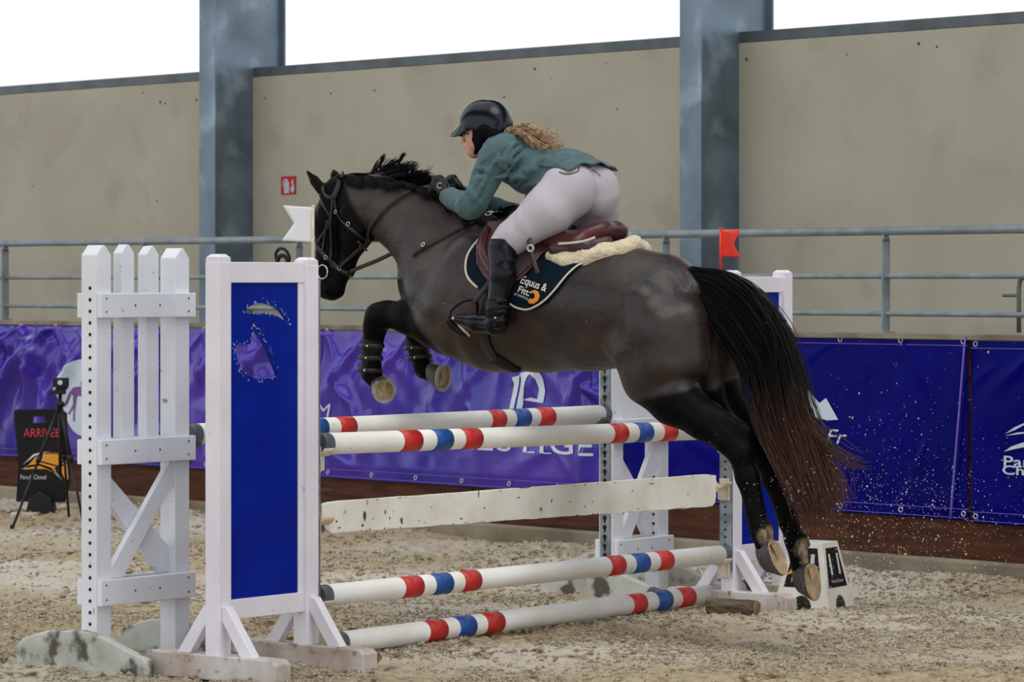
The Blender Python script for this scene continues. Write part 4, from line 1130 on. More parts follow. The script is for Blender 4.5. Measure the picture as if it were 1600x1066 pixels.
def bez(pts, n):
    P_ = smooth_loop(pts, 8, False); P_ = np.array(P_); t = np.linspace(0, len(P_) - 1, n); i = np.clip(t.astype(int), 0, len(P_) - 2); f = (t - i)[:, None]
    return P_[i] * (1 - f) + P_[i + 1] * f
# tail: upper edge and lower edge curves, hairs interpolate between
up_ = [H(1076, 424), H(1130, 428), H(1180, 455), H(1218, 505), H(1240, 570), H(1256, 640), H(1282, 710), H(1306, 790)]
lo_ = [H(1092, 444), H(1110, 485), H(1140, 535), H(1174, 590), H(1192, 640), H(1212, 695), H(1240, 742), H(1268, 800)]
nT = 22; U_ = bez(up_, nT); L_ = bez(lo_, nT)
paths = []
for i in range(3400):
    f = rng_.beta(1.15, 1.0); tt = np.linspace(0, 1, nT)
    ln = .62 + .42 * rng_.random() ** .6
    cl = np.floor(rng_.random() * 26); cr = np.random.default_rng(int(cl) + 100)
    base = U_ * (1 - f) + L_ * f
    wob = cr.normal(0, .014, 3)[None, :] * np.sin(tt * 5 + cr.random() * 6)[:, None]
    lat = rng_.normal(0, .034) * np.sin(np.clip(tt * 2.2, 0, 1.6))[:, None] * np.array([[0, 1, 0]])
    sprd = rng_.normal(0, 1, 3)[None, :] * (.002 + .028 * tt ** 2.5)[:, None]
    p = base + wob + lat + sprd
    # resample to the strand's own length
    k = tt * ln * (nT - 1); k = np.clip(k, 0, nT - 1.001); i0 = k.astype(int); fr = (k - i0)[:, None]
    paths.append(p[i0] * (1 - fr) + p[i0 + 1] * fr)
def stray(pts, n=22, jit=.004, cnt=6):
    out = []
    for _ in range(cnt):
        j = rng_.normal(0, jit, 3); out.append(bez([Vector(np.array(p) + j + rng_.normal(0, jit, 3) * .5) for p in pts], n))
    return out
paths += stray([H(1120, 520, .08), H(1128, 580, .08), H(1134, 625, .08), H(1150, 652, .07), H(1175, 668, .06)], cnt=5)
paths += stray([H(1160, 560), H(1172, 620), H(1190, 670), H(1215, 720), H(1235, 745)], jit=.012, cnt=16)
paths += stray([H(1250, 660), H(1285, 690), H(1320, 712), H(1350, 722)], jit=.02, cnt=26)
paths += stray([H(1240, 640), H(1275, 700), H(1310, 745), H(1318, 790)], jit=.02, cnt=26)
tz0, tz1 = H(1230, 590).z, H(1280, 730).z
tl = strands(paths, .0026, .0007, 'tail', M['tail'], horse, tipf=lambda V: .55 + .45 * np.clip((tz0 - V[:, 2]) / (tz0 - tz1) + .5 * vnoise(V[:, 0] / .02, V[:, 1] / .02, 3), 0, 1))
# mane: flung up from the crest
crest = bez([H(535, 276), H(560, 276), H(600, 280), H(640, 288), H(680, 300), H(712, 318), H(745, 335), H(790, 345)], 60)
paths = []
def crest_at(u): k = u * 59; i = min(int(k), 58); return crest[i] * (1 - (k - i)) + crest[i + 1] * (k - i)
def pxdir(dx, dy): return np.array(H(640 + dx, 300 - dy)) - np.array(H(640, 300))
for i in range(2300):
    cl = int(rng_.random() * 46); cr = np.random.default_rng(cl + 500); u = np.clip((cl + .5) / 46 + rng_.normal(0, .013), 0, 1)
    b0 = crest_at(u); b0 = b0 + np.array([0, rng_.normal(0, .012), -.012])
    # length and direction in picture steps (px): flat by the poll, standing over the mid-neck; hairs of one lock keep together
    px_ = 535 + u * 255; q1, q2 = cr.random(), cr.random(); j = rng_.uniform(.72, 1.05)
    if px_ < 590: d = ((30 + 34 * q1) * j, (-4 + 12 * q2) * j); lift = 10
    elif px_ < 662: d = ((12 + 32 * q1) * j, (12 + 26 * q2) * j); lift = 6
    elif px_ < 700: d = ((-2 + 22 * q1) * j, (4 + 18 * q2) * j); lift = 3
    else: d = ((-8 + 42 * q1) * j, (4 + 22 * q2) * j); lift = 3
    w_ = rng_.normal(0, .008) + (cr.random() - .4) * .09
    a1 = b0 + pxdir(d[0] * .35, d[1] * .6 + lift) + np.array([0, w_ * .6, 0]); a2 = b0 + pxdir(d[0], d[1]) + np.array([0, w_, 0]) + rng_.normal(0, .003, 3)
    t = np.linspace(0, 1, 9)[:, None]; paths.append((1 - t) ** 2 * b0 + 2 * t * (1 - t) * a1 + t * t * a2)
for i in range(1500):   # locks lying on the near side of the crest
    cl = int(rng_.random() * 40); cr = np.random.default_rng(cl + 900); u = np.clip((cl + .5) / 40 + rng_.normal(0, .014), 0, 1)
    b0 = crest_at(u) + np.array([0, .02, .0]); L0 = cr.uniform(8, 22) * rng_.uniform(.7, 1.1); d = cr.uniform(6, 26)
    if u > .72: L0 *= 1.3
    a2 = b0 + pxdir(d, -L0) + np.array([0, .05, 0]); 
    h_, n_ = side_hit(a2[0], a2[2], 1)
    if h_ is not None: a2 = np.array(h_ + n_ * .012)
    a1 = (b0 + a2) / 2 + pxdir(0, 10) + np.array([0, .04, 0])
    t = np.linspace(0, 1, 9)[:, None]; paths.append((1 - t) ** 2 * b0 + 2 * t * (1 - t) * a1 + t * t * a2)
strands(paths, .0024, .0008, 'mane', M['mane'], horse)
paths = []
for (x0, y0, x1, y1, dx, dy) in ((596, 268, 600, 243, 3, -2), (624, 262, 632, 240, 4, -2), (600, 262, 626, 250, 12, 8)):
    for _ in range(40):
        a = np.array(H(x0, y0)) + rng_.normal(0, .004, 3); b = np.array(H(x1, y1)) + rng_.normal(0, .006, 3); c = np.array(H((x0 + x1) / 2 - 6, (y0 + y1) / 2))
        t = np.linspace(0, 1, 9)[:, None]; paths.append((1 - t) ** 2 * a + 2 * t * (1 - t) * c + t * t * b)
strands(paths, .0022, .0006, 'forelock', M['mane'], horse)

# ================================================================ tack
M['tack'] = mat('dark_leather', srgb(50, 42, 44), .42, srgb(36, 29, 30), 20, spec=.3)
M['maroon'] = mat('maroon_leather', srgb(86, 30, 34), .4, srgb(58, 24, 27), 8)
M['saddle_dark'] = mat('brown_leather', srgb(62, 40, 42), .42, srgb(46, 32, 34), 8)
M['bit'] = mat('bit_steel', srgb(200, 200, 205), .2, metal=.9)
M['pad'] = mat('navy_quilt', srgb(10, 30, 42), .8, srgb(7, 22, 34), 30, spec=.1, bump=.6, bscale=70)
M['trim'] = mat('beige_trim', srgb(206, 194, 176), .7)
M['wool'] = mat('sheepskin', srgb(226, 212, 186), .95, srgb(204, 184, 148), 12, bump=1, bscale=60, sheen=.3)
M['bootleather'] = mat('riding_boot_leather', srgb(9, 12, 21), .28, srgb(6, 8, 14), 10, bump=.12, bscale=25, spec=.26)
M['legboot'] = mat('tendon_boot_shell', srgb(34, 30, 30), .6, srgb(18, 16, 18), 26, spec=.2, bump=.5, bscale=40)
M['lettering'] = mat('white_embroidery', srgb(212, 206, 196), .7)
M['orange_emb'] = mat('orange_embroidery', srgb(226, 140, 40), .7)

def strap(t, name, pts, width, m='tack', push=.006, thick=.35, mirror=False, n=5, wdef=.1, label=None):
    """leather strap along the skin through picture points; points (px,py) are dropped on the horse, (px,py,w) are free."""
    raw = smooth_loop([Vector((p[0], p[1], 0)) for p in pts], n, False); P_ = []; U_n = []
    free = len(pts[0]) == 3
    if free: P_ = smooth_loop([H(*p) for p in pts], n, False); U_n = [Vector((0, 1, 0))] * len(P_)
    else:
        for q in raw:
            p, nn = hit(q.x, q.y, push, wdef=wdef); P_.append(p); U_n.append(nn)
        # smooth the hits
        for _ in range(2): P_ = [P_[0]] + [(P_[i - 1] + P_[i] * 2 + P_[i + 1]) / 4 for i in range(1, len(P_) - 1)] + [P_[-1]]
    for s in ((1, -1) if mirror else (1,)):
        Q = [Vector((p.x, p.y * s, p.z)) for p in P_]; UU = [Vector((u.x, u.y * s, u.z)) for u in U_n]
        MB().tube(Q, width / 2, 8, flat=thick, up=UU).build(name, M[m], t, smooth=True, label=label)
    return P_
def ringobj(t, name, c, n, r, tr, m='bit', a0=0, a1=360, sx=1.0, parent=None):
    n = Vector(n).normalized(); u = n.cross(Vector((0, 0, 1))).normalized(); v = u.cross(n).normalized()
    pts = [Vector(c) + u * r * sx * math.cos(math.radians(a0 + (a1 - a0) * k / 28)) + v * r * math.sin(math.radians(a0 + (a1 - a0) * k / 28)) for k in range(29)]
    return MB().tube(pts, tr, 8, cap=(a1 - a0) < 360).build(name, M[m], parent or t, smooth=True)

br = thing('bridle', 'dark leather bridle with reins and a metal ring bit on the horse head', 'bridle', HF, base=H(520, 420, 0))
strap(br, 'crownpiece', [(536, 272), (532, 285), (527, 298), (522, 310)], .030, mirror=True)
strap(br, 'browband', [(505, 292), (507, 302), (513, 308), (522, 310)], .018, mirror=True)
strap(br, 'cheekpiece', [(520, 311), (519, 325), (516, 340), (516, 360), (517, 390), (516, 412)], .016, mirror=True)
strap(br, 'cheekpiece', [(511, 345), (508, 370), (505, 392)], .012, mirror=True)
strap(br, 'throatlash', [(523, 311), (526, 328), (530, 338), (540, 350), (554, 362), (570, 374), (586, 375)], .014, mirror=True)
strap(br, 'noseband', [(497, 386), (503, 394), (512, 404), (524, 414), (536, 424), (547, 430)], .022, mirror=True)
strap(br, 'chin_strap', [(516, 414), (528, 420), (542, 425), (552, 422)], .012, mirror=True)
strap(br, 'face_strap', [(498, 378), (505, 366), (514, 350), (517, 338)], .014, mirror=True)
strap(br, 'browband', [(501, 302), (504, 318), (510, 330), (515, 338)], .012, mirror=True)
for s in (1, -1):
    p = H(516, 425, 0); ph, pn = side_hit(p.x, p.z, s)
    ringobj(br, 'bit_ring', (ph or p) + Vector((0, s * .008, 0)), (0, 1, 0), .032, .0038)
for (px, py) in ((511, 402), (527, 331), (546, 350), (532, 419)):
    p, n_ = hit(px, py, .011); ringobj(br, 'buckle', p, n_, .009, .0018)
re = strap(br, 'rein', [(532, 418), (545, 405), (560, 388), (571, 378), (578, 360), (590, 342), (610, 322), (635, 304), (660, 294), (680, 290)], .016, push=.014, mirror=False)
for s_ in ((562, 374, 570, 387), (566, 378, 562, 386)):
    a, _ = hit(s_[0] - 3, s_[1] - 2, .02); b, _ = hit(s_[2], s_[3], .02); MB().tube([a, b], .008, 8, flat=.5, up=Vector((0, 1, 0))).build('rein_stopper', M['tack'], br, smooth=True)
rx = [H(532, 421, -.09), H(560, 398, -.10), H(600, 330, -.13), H(650, 300, -.12), H(700, 292, -.09)]
MB().tube(smooth_loop(rx, 5, False), .008, 8, flat=.4, up=Vector((0, 1, 0))).build('rein', M['tack'], br, smooth=True)
strap(br, 'martingale_strap', [(548, 424, .03), (565, 417, .02), (590, 407, .0), (617, 394, .0), (640, 384, .0), (668, 400, .02)], .020, 'tack')
MB().tube([H(615, 386, .01), H(619, 400, .01)], .011, 8).build('rein_stopper', M['black'], br, smooth=True)

bp_ = thing('breastplate', 'dark leather breastplate straps across the horse shoulder', 'breastplate', HF, base=H(700, 370, .1))
strap(bp_, 'shoulder_strap', [(770, 338), (745, 347), (715, 360), (690, 374), (665, 387), (650, 396), (646, 402)], .017, mirror=True, push=.008)
p, n_ = hit(766, 339, .018); ringobj(bp_, 'ring', p, n_, .017, .004); p, n_ = hit(664, 384, .014); ringobj(bp_, 'buckle', p, n_, .009, .003)
strap(bp_, 'buckle_strap', [(766, 339), (776, 337), (786, 338)], .012, 'bit', push=.02)

# draped sheets
def drape(t, name, poly_px, push, thick, m, step=.014, mirror=True, bvh=None, label=None, hole=None):
    P2 = [hit(x, y)[0] for x, y in poly_px]; poly = [(p.x, p.z) for p in P2]
    return drape2(t, name, poly, push, thick, m, step, mirror, label)
def inside(p, poly):
    c = False; n = len(poly); j = n - 1
    for i in range(n):
        if (poly[i][1] > p[1]) != (poly[j][1] > p[1]) and p[0] < (poly[j][0] - poly[i][0]) * (p[1] - poly[i][1]) / (poly[j][1] - poly[i][1]) + poly[i][0]: c = not c
        j = i
    return c
def drape2(t, name, poly, push, thick, m, step=.014, mirror=True, label=None):
    xs = [p[0] for p in poly]; zs = [p[1] for p in poly]; pts = [Vector(p) for p in poly]; n = len(pts)
    x = min(xs)
    while x < max(xs):
        z = min(zs)
        while z < max(zs):
            if inside((x, z), poly): pts.append(Vector((x, z)))
            z += step
        x += step
    v, e, f, *_ = delaunay_2d_cdt(pts, [(i, (i + 1) % n) for i in range(n)], [list(range(n))], 2, 1e-5)
    objs = []
    for s in ((1, -1) if mirror else (1,)):
        vs = []
        for q in v:
            h_, nn = side_hit(q.x, q.y, s)
            if h_ is None: h_ = Vector((q.x, s * .05, q.y)); nn = Vector((0, s, 0))
            y = h_.y + s * push
            vs.append((q.x, y, q.y))
        fs = [tuple(reversed(k)) if s > 0 else tuple(k) for k in f]
        o = MB().add(vs, fs).build(name, M[m], t, smooth=True, label=label)
        sm = o.modifiers.new('thickness', 'SOLIDIFY'); sm.thickness = thick; sm.offset = 0; objs.append(o)
    return objs
def drape_text(t, txt, px, py, w_px, h_px, dx, dy, push, m, name='lettering', bold=.0):
    """text on the saddle cloth; baseline starts at (px,py), runs towards (dx,dy) in the picture."""
    p0 = hit(px, py)[0]; p1 = hit(px + dx, py + dy)[0]; e = Vector((p1.x - p0.x, p1.z - p0.z)); L0 = e.length; e /= L0; f = Vector((-e.y, e.x)) if e.x > 0 else Vector((e.y, -e.x))
    q = hit(px, py - h_px)[0]; hh_ = abs((Vector((q.x - p0.x, q.z - p0.z))).dot(f))
    V, Fc = text_mesh(txt, hh_ / .7, off=bold); x0 = min(v[0] for v in V); wd = max(v[0] for v in V) - x0
    vs = []
    for v in V:
        c = Vector((p0.x, p0.z)) + e * ((v[0] - x0) / wd * L0) + f * v[1]; h_, nn = side_hit(c.x, c.y, 1); vs.append((c.x, h_.y + push if h_ else .2, c.y))
    MB().add(vs, Fc).build(name, M[m], t)

sp2 = thing('saddle_pad', 'navy quilted saddle pad with beige piping and an orange and white logo', 'saddle pad', HF, base=H(820, 430, .28))
pad_px = [(775, 352), (748, 378), (734, 398), (730, 420), (735, 436), (748, 450), (770, 460), (796, 470), (806, 482), (826, 486), (842, 481), (856, 472), (872, 455), (890, 432), (910, 414), (940, 402), (900, 380), (850, 368), (800, 352)]
drape(sp2, 'cloth', pad_px, .012, .008, 'pad')
def edge_line(pts, push, r, name, m):
    Q = [hit(*p)[0] for p in smoothpx(pts)]; 
    for s in (1, -1):
        R_ = []
        for q in Q:
            h_, nn = side_hit(q.x, q.z, s); R_.append(Vector((q.x, (h_.y if h_ else s * .2) + s * push, q.z)))
        MB().tube(R_, r, 6, flat=.6, up=Vector((0, 1, 0))).build(name, M[m], sp2, smooth=True)
def smoothpx(pts): return [(q.x, q.y) for q in smooth_loop([Vector((p[0], p[1], 0)) for p in pts], 4, False)]
edge_line([(770, 356), (747, 379), (734, 399), (731, 420), (736, 436), (750, 450)], .017, .006, 'piping', 'trim')
edge_line([(797, 472), (808, 480), (826, 484), (842, 478), (856, 468), (871, 452), (889, 430), (906, 415), (922, 408)], .017, .005, 'piping', 'trim')
drape_text(sp2, 'Equus &', 817, 442, 0, 13, 40, 14, .021, 'lettering', bold=.0007)
drape_text(sp2, 'Fitt.', 813, 456, 0, 11, 18, 7, .021, 'lettering', bold=.0007)
drape_text(sp2, 'BY MONTILLE', 808, 461, 0, 4, 21, 8, .021, 'lettering')
lp = [(832, 456), (840, 453), (846, 456), (848, 463), (845, 470), (838, 475), (831, 474), (829, 469), (834, 466), (836, 468), (840, 465), (840, 460), (836, 457), (833, 460)]
pts = [hit(*p)[0] for p in lp]; V, Fc = curve_mesh([[(p.x, p.z) for p in pts]])
vs = []
for v in V:
    h_, nn = side_hit(v[0], v[1], 1); vs.append((v[0], h_.y + .021, v[1]))
MB().add(vs, Fc).build('emblem', M['orange_emb'], sp2)

# sheepskin half pad
hp_ = thing('half_pad', 'cream sheepskin half pad under the back of the saddle', 'half pad', HF, base=H(915, 400, .15))
fs_ = Field((-.9, -.36, 1.4), (.4, .36, 2.1), .005)
for s in (1, -1):
    pts = [((862, 402), .030, .02), ((885, 408), .036, .03), ((915, 404), .040, .04), ((945, 395), .042, .03), ((972, 391), .038, .01)]
    cc = []
    for (p, r_, o_) in pts:
        q, nn = hit(*p); cc.append((Vector((q.x, s * (q.y + .000), q.z)), r_))
    fs_.chain(cc, .02)
    fs_.cone(cc[-1][0], Vector((cc[-1][0].x - .01, 0, cc[-1][0].z + .03)), .038, .034, .02)
rr = np.random.default_rng(3)
V, F = fs_.mesh(); V = relax(V, F, 1); nz = .5 * vnoise(V[:, 0] / .03, V[:, 2] / .03 + V[:, 1] / .02, 5) + .5 * vnoise(V[:, 0] / .009, V[:, 2] / .009 + V[:, 1] / .01, 6); V = V * 1.0
cen = V.mean(0); V[:, 1] += np.sign(V[:, 1]) * nz * .010; V[:, 2] += nz * .008
np_mesh('fleece', V - np.array(OFF[hp_.name]), F, M['wool'], hp_, True)

# saddle
sd = thing('saddle', 'maroon and brown leather jumping saddle under the rider', 'saddle', HF, base=H(860, 380, 0))
f1 = Field((-.9, -.42, 1.3), (.5, .42, 2.1), .0065)
def S1(a, b, ra, rb, k=.03, sy=1.0, F=None): (F or f1).cone(Hm(*a), Hm(*b), ra, rb, k, sy)
S1((822, 352, 0), (850, 366, 0), .045, .05, .03, 1.3); S1((850, 366, 0), (900, 374, 0), .05, .05, .03, 2.2); S1((900, 374, 0), (945, 366, 0), .045, .048, .03, 2.7); S1((945, 366, 0), (956, 358, 0), .035, .030, .03, 3.4)
S1((943, 360, .05), (912, 371, .12), .035, .03, .03); S1((943, 360, -.05), (912, 371, -.12), .035, .03, .03)
f1.cone(H(880, 330, 0), H(912, 338, 0), .085, .07, .03, 1.2, cut=True)
for s in (1, -1): S1((830, 372, s * .10), (900, 384, s * .16), .05, .045, .03)
o, Vs, Fs = field_obj(f1, 'seat', M['maroon'], sd)
f2 = Field((-.9, -.42, 1.3), (.5, .42, 2.1), .0065)
for s in (1, -1):
    f2.cone(Hm(868, 390, s * .19), Hm(915, 387, s * .15), .032, .034, .02, 1); f2.cone(Hm(915, 387, s * .15), Hm(948, 378, s * .07), .034, .028, .02)
field_obj(f2, 'panel', M['saddle_dark'], sd)
flap_px = [(768, 348), (757, 368), (751, 392), (752, 412), (762, 430), (778, 446), (800, 446), (820, 436), (838, 418), (852, 398), (872, 384), (895, 380), (880, 366), (840, 352), (800, 345)]
drape(sd, 'flap', flap_px, .030, .012, 'maroon')
drape(sd, 'sweat_flap', [(800, 380), (830, 372), (858, 378), (850, 398), (836, 416), (818, 432), (800, 440), (790, 420)], .040, .008, 'saddle_dark')
for s in (1, -1):
    pp, nn = hit(762, 392); c0 = Vector((pp.x, s * (pp.y + .04), pp.z)); pp, nn = hit(770, 358); c1 = Vector((pp.x, s * (pp.y + .045), pp.z)); pp, nn = hit(776, 425); c2 = Vector((pp.x, s * (pp.y + .035), pp.z))
    MB().tube(smooth_loop([c1, c0, c2], 6, False), .022, 10, flat=.7, up=Vector((0, 1, 0))).build('knee_roll', M['maroon'], sd, smooth=True)
    a = [Hm(826, 372, s * .26), Hm(830, 392, s * .275), Hm(836, 415, s * .285), Hm(841, 428, s * .285)]
    MB().tube(smooth_loop(a, 4, False), .013, 8, flat=.4, up=Vector((0, 1, 0))).build('leather_tail', M['saddle_dark'], sd, smooth=True)
    ringobj(sd, 'keeper', Hm(829, 388, s * .282), (0, 1, 0), .014, .004, 'trim', sx=1.1)
pc = [Hm(872, 381, .225), Hm(890, 380, .225), Hm(912, 377, .215), Hm(930, 371, .2)]
MB().tube(smooth_loop(pc, 4, False), .006, 6, flat=.5, up=Vector((0, 1, 0))).build('seam_piping', M['trim'], sd, smooth=True)
strap(sd, 'girth', [(758, 440), (757, 470), (757, 500), (758, 530), (768, 552), (785, 568), (800, 574)], .055, 'tack', push=.008, mirror=True, thick=.25)
strap(sd, 'belly_guard', [(775, 560), (790, 570), (806, 577)], .10, 'legboot', push=.006, mirror=True, thick=.25)
# stirrups
for s in (1, -1):
    w_ = s * .335
    def q(px, py, dw=0): v = H(px, py, .335 + dw); return Vector((v.x, v.y * s, v.z))
    MB().tube(smooth_loop([q(770, 432, -.045), q(758, 450, -.02), q(746, 466, -.01), q(738, 474)], 4, False), .012, 8, flat=.35, up=Vector((0, 1, 0))).build('stirrup_leather', M['tack'], sd, smooth=True)
    arch = smooth_loop([q(701, 497, .03), q(706, 484, .02), q(718, 474, .01), q(733, 468), q(743, 471, -.01), q(746, 480, -.03), q(744, 494, -.05), q(737, 510, -.065), q(733, 522, -.06)], 5, False)
    st = MB().tube(arch, .0075, 8).build('stirrup_iron', M['black'], sd, smooth=True)
    tr = [q(701, 498, .03), q(709, 512, .0), q(722, 524, -.03), q(733, 524, -.06)]
    MB().tube(smooth_loop(tr, 5, False), .019, 10, flat=.5, up=Vector((.4, .3, .8))).build('tread', M['black'], st, smooth=True)
    tr = [q(707, 496, .03), q(715, 505, .02), q(725, 516, .0), q(734, 525, -.02)]
    MB().tube(tr, .0065, 8).build('tread_rim', M['trim'], st, smooth=True)

# leg guards on the fore legs
def guard(pts, label, straps):
    p0 = H(*pts[-1][:3]); t = thing('leg_guard', label, 'leg guard', HF, base=p0)
    G = Field(np.array([min(H(*p[:3])[i] for p in pts) - .12 for i in range(3)]), np.array([max(H(*p[:3])[i] for p in pts) + .12 for i in range(3)]), .005)
    for a, b in zip(pts[:-1], pts[1:]): G.cone(H(*a[:3]), H(*b[:3]), a[3], b[3], .01)
    d0 = H(*pts[0][:3]) - H(*pts[1][:3]); d1 = H(*pts[-1][:3]) - H(*pts[-2][:3])
    G.halfspace(H(*pts[0][:3]), d0); G.halfspace(H(*pts[-1][:3]) + d1.normalized() * .03, d1)
    field_obj(G, 'shell', M['legboot'], t)
    for (x0, y0, x1, y1, w_) in straps:
        a, b = H(x0, y0, w_), H(x1, y1, w_); c = (a + b) / 2; ax = (b - a); L0 = ax.length / 2; ax.normalize()
        pts_ = []
        for k in range(13):
            an = math.pi * k / 12; pts_.append(c + ax * (-L0 * math.cos(an)) + Vector((0, 1, 0)) * (L0 * .95 * math.sin(an)))
        st = MB().tube(pts_, .011, 8, flat=.35, up=[(p - c).normalized() for p in pts_]).build('strap', M['tack'], t, smooth=True)
        MB().ball(pts_[7] + Vector((0, .006, 0)), (.006, .004, .006)).build('stud', M['bit'], st, smooth=True)
guard([(585, 524, .12, .047), (582, 540, .12, .048), (580, 566, .12, .042), (580, 582, .12, .048)], 'dark leg guard on the left foreleg, above the hoof nearest the wing',
      [(567, 540, 600, 541, .12), (565, 558, 598, 560, .12), (563, 576, 596, 580, .12)])
guard([(650, 532, -.12, .047), (654, 548, -.12, .047), (660, 568, -.12, .042), (664, 578, -.12, .046)], 'dark leg guard on the right foreleg, above the hoof in front of the violet banner',
      [(636, 545, 670, 542, -.12), (641, 562, 674, 556, -.12)])
for (c, r_, w_, d) in (((590, 596), .046, .12, (.2, 0, 1)), ((677, 583), .048, -.12, (.9, 0, .4))):
    pass
# ================================================================ rider
M['skin'] = mat('skin', srgb(226, 172, 152), .5, srgb(214, 150, 132), 14, attr='lip', attrcols=srgb(178, 92, 86))
M['jacket'] = mat('teal_jacket', srgb(84, 108, 110), .8, srgb(70, 92, 96), 10, spec=.15, bump=.5, bscale=16, sheen=.1)
M['breeches'] = mat('white_breeches', srgb(192, 185, 193), .75, srgb(180, 173, 181), 6, spec=.2, bump=.25, bscale=14)
M['helmet'] = mat('navy_helmet', srgb(9, 15, 32), .22, srgb(6, 10, 24), 8, spec=.32)
M['helmet_inner'] = mat('helmet_lining', srgb(12, 11, 14), .85, spec=.1)
M['glove'] = mat('black_glove', srgb(16, 16, 22), .5, spec=.25, col2=srgb(24, 24, 30), nscale=30, bump=.3)
M['belt'] = mat('brown_belt', srgb(92, 76, 72), .5)
M['hair'] = hair_mat('light_brown_hair', srgb(222, 192, 156), srgb(236, 212, 178), .45, srgb(150, 112, 80))
rd = thing('person', 'woman in teal jacket, white breeches and dark helmet crouched over the horse neck', 'person', HF, base=H(860, 330, 0))
def ears_etc(): pass
# list of (a, b, ra, rb, k, sy, group)
PR = []
def R_(a, b, ra, rb, k=.03, sy=1.0, g='torso'): PR.append((H(*a), H(*b), ra, rb, k, sy, g))
def Rm(a, b, ra, rb, k=.03, sy=1.0, g='torso'): PR.append((Hm(*a), Hm(*b), ra, rb, k, sy, g))
# head
R_((762, 202, 0), (764, 205, 0), .086, .086, .02, .9, 'head')
R_((745, 208, 0), (748, 221, 0), .060, .051, .02, .98, 'head')
R_((750, 222, 0), (742, 237, 0), .046, .029, .02, 1.05, 'head')
R_((740, 238, 0), (739, 239, 0), .0245, .023, .012, 1.0, 'head')
R_((728.5, 207, 0), (725, 216, 0), .010, .0095, .010, .8, 'head')         # nose bridge
R_((725, 216, 0), (722.8, 221.3, 0), .0100, .0105, .008, .9, 'head')      # nose
Rm((724, 222.5, .010), (726, 223.5, .012), .006, .006, .006, 1, 'head'); Rm((724, 222.5, -.010), (726, 223.5, -.012), .006, .006, .006, 1, 'head')
R_((735, 225, 0), (735, 236, 0), .020, .018, .012, 1.2, 'head')
R_((730, 230.3, 0), (730.6, 230.8, 0), .0100, .0095, .005, 1.7, 'head')   # upper lip
R_((731, 235, 0), (731.5, 235.6, 0), .0098, .0092, .005, 1.6, 'head')     # lower lip
for s in (1, -1): Rm((728, 203.5, s * .022), (731, 204, s * .036), .0125, .012, .012, 1, 'head')    # brow
for s in (1, -1): Rm((738, 219, s * .032), (741, 224, s * .034), .026, .024, .02, 1, 'head')
R_((768, 222, 0), (788, 238, 0), .056, .060, .03, .95, 'neck')
# torso
R_((798, 248, 0), (822, 254, 0), .098, .100, .04, 1.45, 'torso')
R_((822, 254, 0), (862, 266, 0), .100, .094, .04, 1.35, 'torso')
R_((862, 266, 0), (890, 274, 0), .094, .098, .04, 1.35, 'torso')
R_((825, 272, .05), (835, 276, .05), .065, .06, .03, 1, 'torso'); R_((825, 272, -.05), (835, 276, -.05), .065, .06, .03, 1, 'torso')
R_((790, 232, 0), (812, 232, 0), .055, .06, .03, 2.0, 'torso')
# pelvis
R_((884, 268, 0), (896, 284, 0), .094, .100, .03, 1.3, 'hips')
for s in (1, -1):
    Rm((893, 292, s * .080), (890, 304, s * .088), .098, .102, .03, 1, 'hips')
    Rm((884, 298, s * .10), (858, 328, s * .165), .108, .102, .03, 1, 'hips')
    Rm((858, 328, s * .165), (800, 372, s * .250), .102, .068, .03, 1, 'hips')
    Rm((800, 372, s * .250), (786, 385, s * .272), .068, .058, .02, 1, 'hips')
    Rm((786, 385, s * .285), (786, 425, s * .315), .054, .056, .02, 1, 'shin')
    Rm((786, 425, s * .315), (775, 492, s * .335), .056, .042, .02, 1, 'shin')
    Rm((775, 492, s * .335), (777, 506, s * .335), .044, .040, .02, 1, 'foot')
    Rm((777, 508, s * .335), (748, 505, s * .34), .040, .038, .02, 1, 'foot')
    Rm((748, 505, s * .34), (719, 499, s * .35), .036, .024, .02, 1.1, 'foot')
